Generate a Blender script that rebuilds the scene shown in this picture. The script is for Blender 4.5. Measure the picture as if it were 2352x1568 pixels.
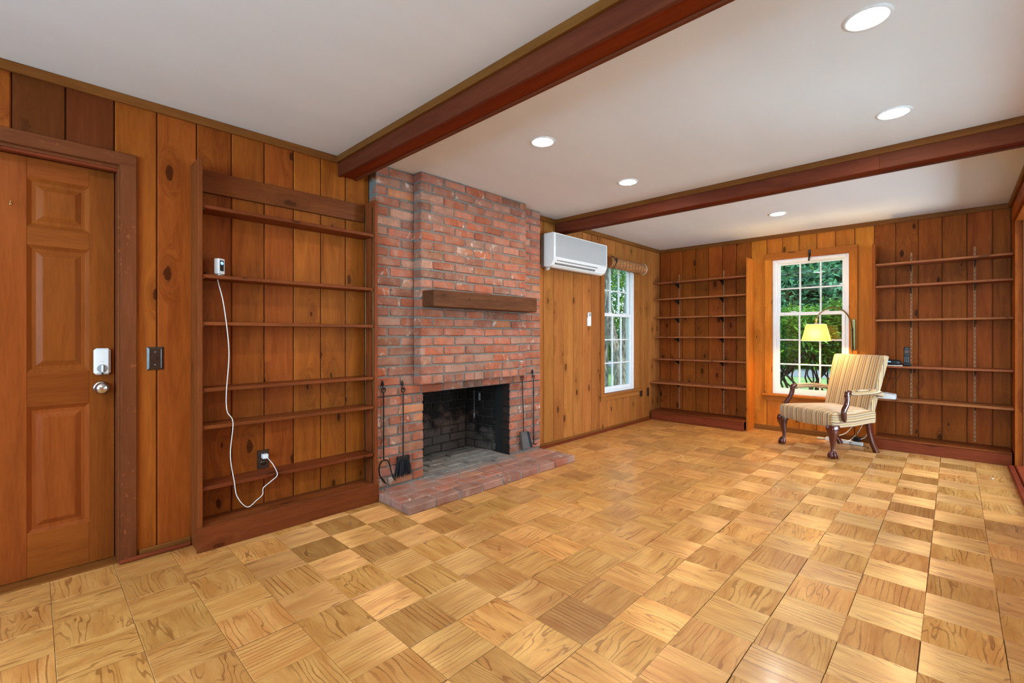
import bpy, bmesh, math, random
from math import sin, cos, pi, radians, sqrt
from mathutils import Vector, Matrix

random.seed(7)
for o in list(bpy.data.objects):
    bpy.data.objects.remove(o, do_unlink=True)
SC = bpy.context.scene
COL = SC.collection

# ------------------------------------------------------------------ camera
H = 2.395            # ceiling height
F_PX, CY_PX, YAW, CAMH, CAMX = 1057.6, 771.5, radians(43.83), 1.158, 3.075
cam_d = bpy.data.cameras.new('camera')
cam = bpy.data.objects.new('camera', cam_d)
COL.objects.link(cam)
cam.location = (CAMX, 0, CAMH)
cam.rotation_euler = (pi / 2, 0, YAW)
cam_d.sensor_fit = 'HORIZONTAL'
cam_d.sensor_width = 36
cam_d.lens = 36 * F_PX / 2352
cam_d.shift_y = -(784 - CY_PX) / 2352
cam_d.clip_start = 0.02
cam_d.clip_end = 300
SC.camera = cam

# ------------------------------------------------------------------ world, sun, exposure
W = bpy.data.worlds.new('world'); SC.world = W; W.use_nodes = True
wn = W.node_tree.nodes; wl = W.node_tree.links
sky = wn.new('ShaderNodeTexSky'); sky.sky_type = 'NISHITA'
sky.sun_elevation = radians(52); sky.sun_rotation = radians(125); sky.sun_disc = False
wn['Background'].inputs['Strength'].default_value = 0.34
wl.new(sky.outputs['Color'], wn['Background'].inputs['Color'])
sun_d = bpy.data.lights.new('sun', 'SUN'); sun_d.energy = 4.2; sun_d.angle = radians(1.0)
sun_d.color = (1, .95, .86)
sun = bpy.data.objects.new('sun', sun_d); COL.objects.link(sun)
sun.rotation_euler = (radians(38), 0, radians(62))
SC.view_settings.view_transform = 'Standard'
SC.view_settings.look = 'None'
SC.view_settings.gamma = 1
SC.view_settings.use_curve_mapping = False
SC.view_settings.exposure = 0.58
CAN = 190.0          # emission of the ceiling cans
def fill_area(name, loc, rot, sx, sy, w, col=(.62, .82, 1.)):
    d = bpy.data.lights.new(name, 'AREA'); d.shape = 'RECTANGLE'; d.size = sx; d.size_y = sy; d.energy = w; d.color = col
    o = bpy.data.objects.new(name, d); COL.objects.link(o); o.location = loc; o.rotation_euler = rot; return o
# cool area lights added out of view to brighten and neutralise the ceiling
fill_area('daylight_side_window', (3.80, 2.75, 1.35), (0, radians(90 + 8), 0), 1.5, 2.0, 34)
fill_area('daylight_rear_window', (2.25, -2.65, 1.35), (radians(90 + 8), 0, 0), 2.0, 1.5, 255, (.45, .74, 1.))
fill_area('daylight_hall', (6.05, 5.3, 1.3), (0, radians(90 + 6), 0), 1.7, 2.2, 215)

# ------------------------------------------------------------------ material helpers
class NT:
    def __init__(self, name):
        self.m = bpy.data.materials.new(name); self.m.use_nodes = True
        self.t = self.m.node_tree; self.n = self.t.nodes; self.l = self.t.links
        self.b = self.n['Principled BSDF']; self.out = self.n['Material Output']
    def node(self, typ, **kw):
        x = self.n.new(typ)
        for k, v in kw.items(): setattr(x, k, v)
        return x
    def put(self, sock, v):
        if isinstance(v, bpy.types.NodeSocket): self.l.new(v, sock)
        elif v is not None: sock.default_value = v
    def math(self, op, a, b=None, c=None, clamp=False):
        x = self.node('ShaderNodeMath', operation=op, use_clamp=clamp)
        self.put(x.inputs[0], a); self.put(x.inputs[1], b)
        if c is not None: self.put(x.inputs[2], c)
        return x.outputs[0]
    def vmath(self, op, a, b=None):
        x = self.node('ShaderNodeVectorMath', operation=op)
        self.put(x.inputs[0], a)
        if b is not None: self.put(x.inputs[1], b)
        return x.outputs[0]
    def mix(self, f, a, b, mode='MIX'):
        x = self.node('ShaderNodeMix', data_type='RGBA', blend_type=mode)
        self.put(x.inputs[0], f)
        self.put(x.inputs[6], a if isinstance(a, bpy.types.NodeSocket) else (*a, 1))
        self.put(x.inputs[7], b if isinstance(b, bpy.types.NodeSocket) else (*b, 1))
        return x.outputs[2]
    def rng(self, v, a, b, c=0., d=1., smooth=True):
        x = self.node('ShaderNodeMapRange', interpolation_type='SMOOTHSTEP' if smooth else 'LINEAR')
        self.put(x.inputs[0], v)
        for i, q in enumerate((a, b, c, d)): self.put(x.inputs[i + 1], q)
        return x.outputs[0]
    def noise(self, vec, scale, detail=2., rough=.5, dist=0.):
        x = self.node('ShaderNodeTexNoise')
        self.put(x.inputs['Vector'], vec); self.put(x.inputs['Scale'], scale)
        x.inputs['Detail'].default_value = detail; x.inputs['Roughness'].default_value = rough
        self.put(x.inputs['Distortion'], dist)
        return x.outputs['Fac']
    def ramp(self, f, stops):
        x = self.node('ShaderNodeValToRGB'); e = x.color_ramp.elements
        while len(e) < len(stops): e.new(.5)
        for i, (p, c) in enumerate(stops): e[i].position = p; e[i].color = (*c, 1)
        self.put(x.inputs[0], f)
        return x.outputs[0]
    def bump(self, h, strength=.2, dist=.002):
        x = self.node('ShaderNodeBump'); x.inputs['Strength'].default_value = strength
        x.inputs['Distance'].default_value = dist
        self.put(x.inputs['Height'], h); self.l.new(x.outputs[0], self.b.inputs['Normal'])
    def set(self, color=None, rough=None, metal=None, spec=None, **kw):
        if color is not None: self.put(self.b.inputs['Base Color'], color if isinstance(color, bpy.types.NodeSocket) else (*color, 1))
        if rough is not None: self.put(self.b.inputs['Roughness'], rough)
        if metal is not None: self.put(self.b.inputs['Metallic'], metal)
        if spec is not None: self.put(self.b.inputs['Specular IOR Level'], spec)
        for k, v in kw.items(): self.put(self.b.inputs[k], v)
        return self.m
    def coords(self, k=(17., 31., 53.)):
        tc = self.node('ShaderNodeTexCoord'); oi = self.node('ShaderNodeObjectInfo')
        cx = self.node('ShaderNodeCombineXYZ')
        for i in range(3): self.l.new(self.math('MULTIPLY', oi.outputs['Random'], k[i]), cx.inputs[i])
        return self.vmath('ADD', tc.outputs['Object'], cx.outputs[0]), oi.outputs['Random']

def plain(name, color, rough=.5, metal=0., spec=.5, noise=.06, nscale=40, bump=0.):
    """plain painted / plastic / metal surface with faint procedural variation"""
    t = NT(name); v, r = t.coords()
    f = t.noise(v, nscale, 2)
    c = t.mix(t.rng(f, .3, .7), [x * (1 - noise) for x in color], [min(1, x * (1 + noise)) for x in color])
    if bump: t.bump(f, bump, .001)
    return t.set(c, rough, metal, spec)

def wood(name, axis, light, dark, knots=1., rough=.48, var=.13, streak=1., wear=0., spec=.07):
    """stained softwood; grain runs along the object's local axis"""
    t = NT(name); v, r = t.coords()
    sc = [1., 1., 1.]; sc[axis] = .10
    sk = [1., 1., 1.]; sk[axis] = .42
    vk = t.vmath('MULTIPLY', v, sk)
    wob = t.node('ShaderNodeTexNoise'); wob.inputs['Scale'].default_value = 30
    t.l.new(v, wob.inputs['Vector'])
    vk = t.vmath('ADD', vk, t.vmath('MULTIPLY', t.vmath('SUBTRACT', wob.outputs['Color'], (.5, .5, .5)), (.012, .012, .012)))
    vo = t.node('ShaderNodeTexVoronoi', voronoi_dimensions='2D'); vo.inputs['Scale'].default_value = 4.6
    sk3 = t.node('ShaderNodeSeparateXYZ'); t.l.new(vk, sk3.inputs[0])
    oth = [i for i in range(3) if i != axis]
    c2 = t.node('ShaderNodeCombineXYZ')
    t.l.new(t.math('ADD', sk3.outputs[oth[0]], sk3.outputs[oth[1]]), c2.inputs[0]); t.l.new(sk3.outputs[axis], c2.inputs[1])
    t.l.new(c2.outputs[0], vo.inputs['Vector'])
    d = vo.outputs['Distance']
    sep = t.node('ShaderNodeSeparateColor'); t.l.new(vo.outputs['Color'], sep.inputs[0])
    keep = t.math('GREATER_THAN', sep.outputs[0], .30)
    size = t.math('MULTIPLY_ADD', sep.outputs[1], .050, .030)
    fall = t.math('MULTIPLY', t.rng(d, .0, .36, 1, 0), keep)
    vs = t.vmath('MULTIPLY', v, sc)
    sh = t.math('MULTIPLY', fall, .10 * knots)
    cs = t.node('ShaderNodeCombineXYZ')
    for i in range(3):
        if i != axis: t.l.new(sh, cs.inputs[i])
    vs = t.vmath('ADD', vs, cs.outputs[0])
    n1 = t.noise(vs, 16, 3, .55, 1.2)
    n2 = t.noise(vs, 110, 2, .6)
    n3 = t.noise(vs, 4.0, 2)
    g = t.math('ADD', t.math('MULTIPLY', n1, .6), t.math('ADD', t.math('MULTIPLY', n2, .25 * streak), t.math('MULTIPLY', n3, .3)))
    c = t.ramp(g, [(.34, dark), (.56, [(a + b) / 2 for a, b in zip(light, dark)]), (.78, light)])
    c = t.mix(t.math('MULTIPLY', fall, .35 * knots), c, [x * .6 for x in dark])
    edge = t.math('SUBTRACT', d, size)
    km = t.math('MULTIPLY', t.math('MULTIPLY', t.rng(edge, -.012, .012, 1, 0), keep), .85 * knots)
    ring = t.math('SINE', t.math('MULTIPLY', d, 260))
    kc = t.mix(t.rng(ring, -1, 1), [x * .12 for x in dark], [x * .45 for x in dark])
    c = t.mix(km, c, kc)
    val = t.math('MULTIPLY_ADD', r, 2 * var, 1 - var)
    hs = t.node('ShaderNodeHueSaturation'); t.put(hs.inputs['Value'], val); t.l.new(c, hs.inputs['Color'])
    t.put(hs.inputs['Hue'], t.math('MULTIPLY_ADD', t.math('FRACT', t.math('MULTIPLY', r, 7.3)), .009, .4955))
    c = hs.outputs[0]
    if wear:
        w = t.noise(v, 38, 4, .7); w2 = t.noise(v, 7, 2)
        c = t.mix(t.math('MULTIPLY', t.rng(w, .60, .66), t.rng(w2, .45, .6)), c, [min(1, x * 1.5) for x in light])
    t.bump(t.math('ADD', n2, t.math('MULTIPLY', km, -.4)), .12, .0012)
    return t.set(c, rough, spec=spec)

PL, PD = (.40, .100, .013), (.185, .036, .005)     # knotty pine
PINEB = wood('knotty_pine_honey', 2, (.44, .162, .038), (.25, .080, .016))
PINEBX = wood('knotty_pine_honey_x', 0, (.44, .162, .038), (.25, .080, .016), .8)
PINE = [wood('knotty_pine_%s' % 'xyz'[a], a, PL, PD) for a in range(3)]
SL, SD = (.25, .062, .016), (.120, .026, .007)     # darker shelves
SHELF = [wood('shelf_pine_%s' % 'xyz'[a], a, SL, SD, .7, .42, .14) for a in range(3)]
TL, TD = (.26, .095, .020), (.145, .046, .009)     # crown and baseboards
TRIM = [wood('trim_wood_%s' % 'xyz'[a], a, TL, TD, .25, .4, .1) for a in range(3)]
RL, RD = (.25, .050, .018), (.130, .022, .008)     # reddish stain
RED = [wood('red_stained_wood_%s' % 'xyz'[a], a, RL, RD, .5, .38, .1) for a in range(3)]
BMR = [wood('beam_wood_%s' % 'xyz'[a], a, (.19, .022, .003), (.10, .009, .001), .1, .6, .12, 1., 0., .08) for a in range(3)]
BMS = wood('beam_side_wood', 0, (.16, .038, .013), (.085, .017, .006), .1, .55, .1, 1., 0., .1)
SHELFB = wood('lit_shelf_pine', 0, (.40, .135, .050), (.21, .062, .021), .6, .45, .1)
DOORW = [wood('door_fir_%s' % 'xyz'[a], a, (.27, .066, .011), (.17, .036, .006), .05, .36, .12, 1.5) for a in range(3)]
WORN = [wood('worn_casing_%s' % 'xyz'[a], a, (.20, .058, .019), (.11, .028, .009), .15, .42, .05, 1., 1.) for a in range(3)]
MANT = wood('mantel_wood', 1, (.15, .052, .022), (.062, .021, .010), .5, .5, .02, 1.6)
MAHOG = wood('mahogany', 2, (.115, .020, .009), (.040, .008, .005), 0, .16, .05, 1., 0., .6)
DARKP = wood('dark_transom_board', 2, (.17, .042, .009), (.095, .020, .004), .4)
PINEC = wood('knotty_pine_amber', 2, (.60, .195, .022), (.35, .098, .011))  # warm lamp glow around the back window put into the pine colour
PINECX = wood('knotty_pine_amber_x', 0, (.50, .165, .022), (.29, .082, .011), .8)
GROOVE = plain('groove_wood', (.15, .045, .011), .7)
STAND = plain('bronze_standard', (.44, .20, .09), .6, noise=.1, spec=.1)

def brick_mat(name, soot=False, hearth=False):
    t = NT(name); v, r = t.coords((3.1, 7.7, 5.3))
    pal = [(.0, (.27, .085, .048)), (.10, (.36, .120, .065)), (.20, (.44, .165, .100)), (.30, (.21, .095, .062)), (.40, (.38, .150, .110)),
           (.50, (.42, .125, .058)), (.58, (.27, .130, .092)), (.66, (.47, .210, .145)), (.74, (.33, .105, .055)), (.81, (.145, .080, .060)),
           (.88, (.52, .205, .085)), (.94, (.30, .165, .125)), (1., (.46, .270, .200))]
    pal = [(p, (a * 1.17, b * 1.0, c_ * .90)) for p, (a, b, c_) in pal]
    c = t.ramp(r, pal)
    n = t.noise(v, 22, 4, .6); n2 = t.noise(v, 7, 3, .6, .5); n3 = t.noise(v, 140, 2)
    c = t.mix(t.rng(n, .35, .62, 0, .75), c, t.mix(.6, c, (.15, .065, .042)))
    c = t.mix(t.rng(t.noise(v, 11, 3, .6), .40, .7, .0, .30), c, (.56, .36, .27))
    sc = t.math('MULTIPLY', t.rng(n2, .56, .66), t.rng(n, .45, .55))
    r2 = t.math('FRACT', t.math('MULTIPLY', r, 13.7))
    c = t.mix(t.math('MULTIPLY', sc, t.rng(r2, .25, .85, .08, .85)), c, (.64, .50, .41))
    if hearth:
        g = t.noise(v, 5, 3)
        c = t.mix(t.rng(g, .35, .65, .05, .38), c, (.36, .25, .205))
    geo = t.node('ShaderNodeNewGeometry'); sp = t.node('ShaderNodeSeparateXYZ'); t.l.new(geo.outputs['Position'], sp.inputs[0])
    X, Y, Z = sp.outputs
    pn = t.noise(geo.outputs['Position'], 9, 4, .6)
    pj = t.math('MULTIPLY_ADD', pn, .06, -.03)
    if soot:
        c = t.mix(.72, c, (.12, .085, .065))
        ash = t.mix(t.noise(geo.outputs['Position'], 14, 3), (.13, .105, .085), (.07, .055, .045))
        c = t.mix(t.rng(t.math('ADD', Z, t.math('MULTIPLY_ADD', pn, .5, -.25)), .20, .42, .85, 0), c, ash)
        blk = t.rng(t.math('ADD', t.math('ADD', Z, t.math('MULTIPLY', X, .50)), t.math('MULTIPLY_ADD', pn, .8, -.40)), -.02, .25, .25, .97)
        c = t.mix(blk, c, (.008, .006, .005))
    else:
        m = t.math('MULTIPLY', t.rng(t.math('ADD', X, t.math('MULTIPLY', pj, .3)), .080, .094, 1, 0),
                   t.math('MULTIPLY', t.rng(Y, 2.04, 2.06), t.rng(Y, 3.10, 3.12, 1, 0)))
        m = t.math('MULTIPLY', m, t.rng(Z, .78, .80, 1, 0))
        if hearth:
            ashc = t.mix(t.noise(geo.outputs['Position'], 26, 4), (.13, .112, .097), (.36, .325, .285))
            yin = t.math('MULTIPLY', t.rng(t.math('ADD', Y, pj), 2.00, 2.14), t.rng(t.math('ADD', Y, pj), 3.00, 3.12, 1, 0))
            am = t.math('MULTIPLY', yin, t.rng(t.math('ADD', X, t.math('MULTIPLY', pj, 3)), .10, .30, .93, 0))
            c = t.mix(am, c, ashc)
            c = t.mix(t.math('MULTIPLY', am, t.rng(t.noise(geo.outputs['Position'], 6, 4), .55, .7, 0, .7)), c, (.03, .026, .022))
        else:
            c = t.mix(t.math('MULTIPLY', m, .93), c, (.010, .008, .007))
    t.bump(t.math('ADD', t.math('MULTIPLY', n, .8), t.math('MULTIPLY', n3, .5)), .55, .004)
    return t.set(c, .88, spec=.25)
BRICK = brick_mat('old_red_brick'); SOOTB = brick_mat('sooty_brick', soot=True); HEARTHB = brick_mat('hearth_brick', hearth=True)

def mortar_mat(name, col, ash=False):
    t = NT(name); tc = t.node('ShaderNodeTexCoord')
    n = t.noise(tc.outputs['Object'], 60, 4, .7); n2 = t.noise(tc.outputs['Object'], 6, 2)
    c = t.mix(t.rng(n, .3, .7), [x * .75 for x in col], [x * 1.15 for x in col])
    c = t.mix(t.rng(n2, .3, .7, 0, .3), c, [x * .6 for x in col])
    if ash:
        geo = t.node('ShaderNodeNewGeometry'); sp = t.node('ShaderNodeSeparateXYZ'); t.l.new(geo.outputs['Position'], sp.inputs[0])
        X, Y, Z = sp.outputs
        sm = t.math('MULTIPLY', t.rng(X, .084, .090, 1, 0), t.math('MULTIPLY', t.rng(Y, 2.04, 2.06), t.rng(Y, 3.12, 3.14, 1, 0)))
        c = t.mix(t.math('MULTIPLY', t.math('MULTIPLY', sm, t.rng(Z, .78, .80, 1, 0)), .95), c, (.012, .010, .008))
    t.bump(n, .6, .004)
    return t.set(c, .95, spec=.2)
MORTAR = mortar_mat('mortar', (.235, .215, .188), True)
MORTARS = mortar_mat('sooty_mortar', (.045, .036, .030))
MORTARH = mortar_mat('hearth_mortar', (.33, .31, .285))

def oak():
    t = NT('oak_parquet')
    uv = t.node('ShaderNodeUVMap', uv_map='UVMap')
    at = t.node('ShaderNodeAttribute', attribute_name='tone', attribute_type='GEOMETRY')
    sp = t.node('ShaderNodeSeparateColor'); t.l.new(at.outputs['Color'], sp.inputs[0])
    tone, cath, hue = sp.outputs
    vs = t.vmath('MULTIPLY', uv.outputs[0], (.22, 1., 1.))
    big = t.noise(vs, t.math('MULTIPLY_ADD', cath, 7., 7.), 2.0, .5, .4)
    su = t.node('ShaderNodeSeparateXYZ'); t.l.new(vs, su.inputs[0])
    ph = t.math('ADD', t.math('MULTIPLY', su.outputs[1], t.math('MULTIPLY_ADD', cath, -120, 300)),
                t.math('MULTIPLY', big, t.math('MULTIPLY_ADD', cath, 42, 14)))
    jag = t.noise(t.vmath('MULTIPLY', uv.outputs[0], (1., 1.6, 1.)), 70, 2)
    ph = t.math('ADD', ph, t.math('MULTIPLY', jag, 1.3))
    w = t.math('SINE', ph)
    line = t.rng(w, .62, .97)
    amp = t.noise(vs, 12, 2)
    line = t.math('MULTIPLY', line, t.rng(amp, .36, .62, .10, .85))
    fine = t.noise(t.vmath('MULTIPLY', uv.outputs[0], (.05, 1., 1.)), 520, 2, .6)
    wide = t.noise(vs, 18, 2)
    base = t.mix(t.rng(wide, .3, .7), (.62, .275, .066), (.80, .425, .125))
    base = t.mix(t.rng(fine, .35, .65, .28, 0), base, (.43, .165, .036))
    c = t.mix(t.math('MULTIPLY', line, .85), base, (.28, .095, .020))
    hs = t.node('ShaderNodeHueSaturation')
    t.put(hs.inputs['Value'], t.math('MULTIPLY_ADD', tone, .62, .66))
    t.put(hs.inputs['Hue'], t.math('MULTIPLY_ADD', hue, .008, .495))
    t.l.new(c, hs.inputs['Color']); c = hs.outputs[0]
    t.set(c, .5, spec=.3)
    t.put(t.b.inputs['Coat Weight'], .55)
    t.put(t.b.inputs['Coat Roughness'], t.rng(t.noise(uv.outputs[0], 9, 3), .3, .7, .16, .26))
    t.bump(t.math('ADD', fine, t.math('MULTIPLY', line, -.3)), .06, .0008)
    gl = t.node('ShaderNodeBsdfAnisotropic')
    t.l.new(t.mix(.35, c, (1., .80, .50)), gl.inputs['Color'])
    gl.inputs['Roughness'].default_value = .55; gl.inputs['Anisotropy'].default_value = .85
    tg = t.node('ShaderNodeTangent', direction_type='UV_MAP', uv_map='UVMap'); t.l.new(tg.outputs[0], gl.inputs['Tangent'])
    mx = t.node('ShaderNodeMixShader'); mx.inputs[0].default_value = .20
    t.l.new(t.b.outputs[0], mx.inputs[1]); t.l.new(gl.outputs[0], mx.inputs[2])
    t.l.new(mx.outputs[0], t.out.inputs['Surface'])
    return t.m
OAK = oak()

def ceiling_mat():
    t = NT('ceiling_paint'); tc = t.node('ShaderNodeTexCoord')
    n = t.noise(tc.outputs['Object'], 55, 3); n2 = t.noise(t.vmath('MULTIPLY', tc.outputs['Object'], (1, .25, 1)), 3, 2)
    c = t.mix(t.rng(n2, .3, .7), (.735, .725, .715), (.765, .757, .75))
    t.bump(n, .12, .002)
    return t.set(c, .8, spec=.2)
CEIL = ceiling_mat()
WHITE = plain('white_vinyl', (.80, .80, .81), .4, noise=.02)
WPLAST = plain('white_plastic', (.82, .82, .81), .35, noise=.02)
GPLAST = plain('grey_plastic', (.30, .31, .31), .5, noise=.03)
DPLAST = plain('dark_plastic', (.010, .010, .011), .4, spec=.25)
BLACK = plain('black_rubber', (.008, .008, .008), .55)
BROWNP = plain('brown_plate', (.045, .020, .011), .24, noise=.1)
BRASS = plain('aged_brass', (.20, .135, .055), .34, 1.)
BRASSB = plain('bright_brass', (.70, .50, .20), .22, 1.)
NICKEL = plain('satin_nickel', (.58, .55, .51), .22, 1.)
IRON = plain('black_iron', (.022, .020, .019), .5, .6, noise=.2)
STEELG = plain('grey_steel', (.16, .16, .16), .45, .7)
PATINA = plain('light_wood_patch', (.46, .19, .05), .6, noise=.12, spec=.15)
CREAM = plain('cream_plastic', (.72, .66, .52), .45)
DRYWALL = plain('hall_paint', (.70, .67, .60), .8)
SLATE = plain('dark_hall_tile', (.10, .10, .095), .5, noise=.2, nscale=9)
PAPER = plain('paper', (.75, .74, .70), .8)
BRISTLE = plain('black_bristle', (.010, .010, .012), .6)

def emit(name, col, s):
    t = NT(name); t.set(col, .5); t.put(t.b.inputs['Emission Color'], (*col, 1)); t.put(t.b.inputs['Emission Strength'], s); return t.m
LENS = emit('lamp_lens', (1., .955, .89), CAN)
BLUE = emit('blue_led', (.10, .22, 1.), 3.)
BULB = emit('warm_bulb', (1., .68, .26), 620.)

def shade_mat():
    t = NT('lamp_shade_cloth'); v, r = t.coords()
    c = t.mix(t.noise(v, 300, 2), (.80, .50, .10), (.88, .57, .14))
    t.set(c, .8, spec=.1)
    tr = t.node('ShaderNodeBsdfTranslucent'); t.l.new(c, tr.inputs['Color'])
    mx = t.node('ShaderNodeMixShader'); mx.inputs[0].default_value = .085
    t.l.new(t.b.outputs[0], mx.inputs[1]); t.l.new(tr.outputs[0], mx.inputs[2]); t.l.new(mx.outputs[0], t.out.inputs['Surface'])
    return t.m
SHADE = shade_mat()

def glass_mat():
    t = NT('window_glass')
    tr = t.node('ShaderNodeBsdfTransparent'); tr.inputs[0].default_value = (.90, .97, .965, 1)
    gl = t.node('ShaderNodeBsdfGlossy'); gl.inputs['Roughness'].default_value = .005
    lw = t.node('ShaderNodeLayerWeight'); lw.inputs[0].default_value = .5
    fr = t.math('MULTIPLY_ADD', t.math('POWER', lw.outputs['Facing'], 5.), .92, .075)
    mx = t.node('ShaderNodeMixShader'); t.l.new(fr, mx.inputs[0])
    t.l.new(tr.outputs[0], mx.inputs[1]); t.l.new(gl.outputs[0], mx.inputs[2]); t.l.new(mx.outputs[0], t.out.inputs['Surface'])
    return t.m
GLASS = glass_mat()

def stripe_mat():
    t = NT('striped_upholstery')
    uv = t.node('ShaderNodeUVMap', uv_map='UVMap'); sp = t.node('ShaderNodeSeparateXYZ'); t.l.new(uv.outputs[0], sp.inputs[0])
    cr, lt, gd, gy, ru, br, dk = (.60, .47, .285), (.49, .345, .18), (.44, .225, .060), (.20, .168, .135), (.42, .145, .050), (.135, .068, .028), (.036, .025, .018)
    seq = [(10, cr), (3, gd), (5, lt), (2.5, br), (8, cr), (4, ru), (3, lt), (5, gy), (3, dk), (4, gd), (9, cr), (3, br), (5, lt), (6, gd), (2.5, dk),
           (8, cr), (3, ru), (6, gy), (3, lt), (2.5, br), (6, cr), (5, gd), (2.5, dk), (4, ru), (5, lt), (3, gy)]
    tot = sum(w for w, _ in seq)
    f = t.math('FRACT', t.math('MULTIPLY', sp.outputs[0], 1000 / tot))
    x = t.node('ShaderNodeValToRGB'); x.color_ramp.interpolation = 'CONSTANT'; e = x.color_ramp.elements
    while len(e) < len(seq): e.new(.5)
    acc = 0
    for i, (w, c) in enumerate(seq): e[i].position = acc / tot; e[i].color = (*c, 1); acc += w
    t.l.new(f, x.inputs[0])
    tc = t.node('ShaderNodeTexCoord'); n = t.noise(tc.outputs['Object'], 420, 2)
    c = t.mix(t.rng(n, .35, .65, .14, 0), x.outputs[0], (.25, .18, .10))
    t.bump(n, .25, .001)
    return t.set(c, .85, spec=.15, **{'Sheen Weight': .25})
STRIPE = stripe_mat()

def bamboo_mat():
    t = NT('bamboo_slats'); v, r = t.coords()
    n = t.noise(t.vmath('MULTIPLY', v, (1, .05, 1)), 160, 2)
    c = t.mix(t.rng(n, .3, .7), (.25, .095, .030), (.47, .205, .070))
    t.bump(n, .5, .003); return t.set(c, .5)
BAMBOO = bamboo_mat()

def grille_mat():
    t = NT('ac_mesh_grille'); tc = t.node('ShaderNodeTexCoord')
    vo = t.node('ShaderNodeTexVoronoi'); vo.inputs['Scale'].default_value = 130; vo.inputs['Randomness'].default_value = 0
    t.l.new(tc.outputs['Object'], vo.inputs['Vector'])
    c = t.mix(t.rng(vo.outputs['Distance'], .25, .45), (.66, .66, .66), (.36, .36, .36))
    return t.set(c, .5)
GRILLE = grille_mat()

def outdoor(name, a, b, scale, rough=.8, bump=0., stretch=(1, 1, 1), transl=0.):
    t = NT(name); v, r = t.coords((5, 9, 3))
    v = t.vmath('MULTIPLY', v, stretch)
    n = t.noise(v, scale, 4, .65)
    c = t.mix(t.rng(n, .35, .65), a, b)
    if bump: t.bump(n, bump, .02)
    t.set(c, rough, spec=.2)
    if transl:
        tr = t.node('ShaderNodeBsdfTranslucent'); t.l.new(c, tr.inputs['Color'])
        mx = t.node('ShaderNodeMixShader'); mx.inputs[0].default_value = transl
        t.l.new(t.b.outputs[0], mx.inputs[1]); t.l.new(tr.outputs[0], mx.inputs[2]); t.l.new(mx.outputs[0], t.out.inputs['Surface'])
    return t.m
LAWN = outdoor('lawn_grass', (.16, .30, .10), (.30, .44, .18), 3.)
ROAD = outdoor('asphalt', (.20, .24, .26), (.27, .31, .34), 20)
BARK = outdoor('grey_bark', (.10, .085, .07), (.36, .32, .27), 22, .9, .8, (1, 1, .25))
BARKD = outdoor('dark_bark', (.055, .048, .038), (.14, .115, .09), 30, .9, .5, (1, 1, .3))
LEAFA = outdoor('rhododendron_leaf', (.06, .19, .030), (.26, .50, .075), 5, .45, transl=.35)
LEAFB = outdoor('woodland_leaf', (.045, .170, .095), (.16, .40, .20), .8, .6, transl=.35)
LEAFC = outdoor('maple_leaf', (.07, .17, .035), (.22, .38, .07), 1.5, .6, transl=.4)

# ------------------------------------------------------------------ mesh helpers
def link(name, me, mat, parent=None, loc=None, rot=None):
    o = bpy.data.objects.new(name, me); COL.objects.link(o)
    if mat is not None and not me.materials: me.materials.append(mat)
    if parent is not None: o.parent = parent
    if loc is not None: o.location = loc
    if rot is not None: o.rotation_euler = rot
    return o
def tag(o, label, cat, group=None):
    o['label'] = label; o['category'] = cat
    if group: o['group'] = group
    return o
def struct(o, label=None):
    o['kind'] = 'structure'
    if label: o['label'] = label
    return o
def empty(name, loc=(0, 0, 0), rotz=0., parent=None):
    o = bpy.data.objects.new(name, None); COL.objects.link(o); o.location = loc; o.rotation_euler = (0, 0, rotz)
    o.empty_display_size = .05
    if parent is not None: o.parent = parent
    return o

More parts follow.
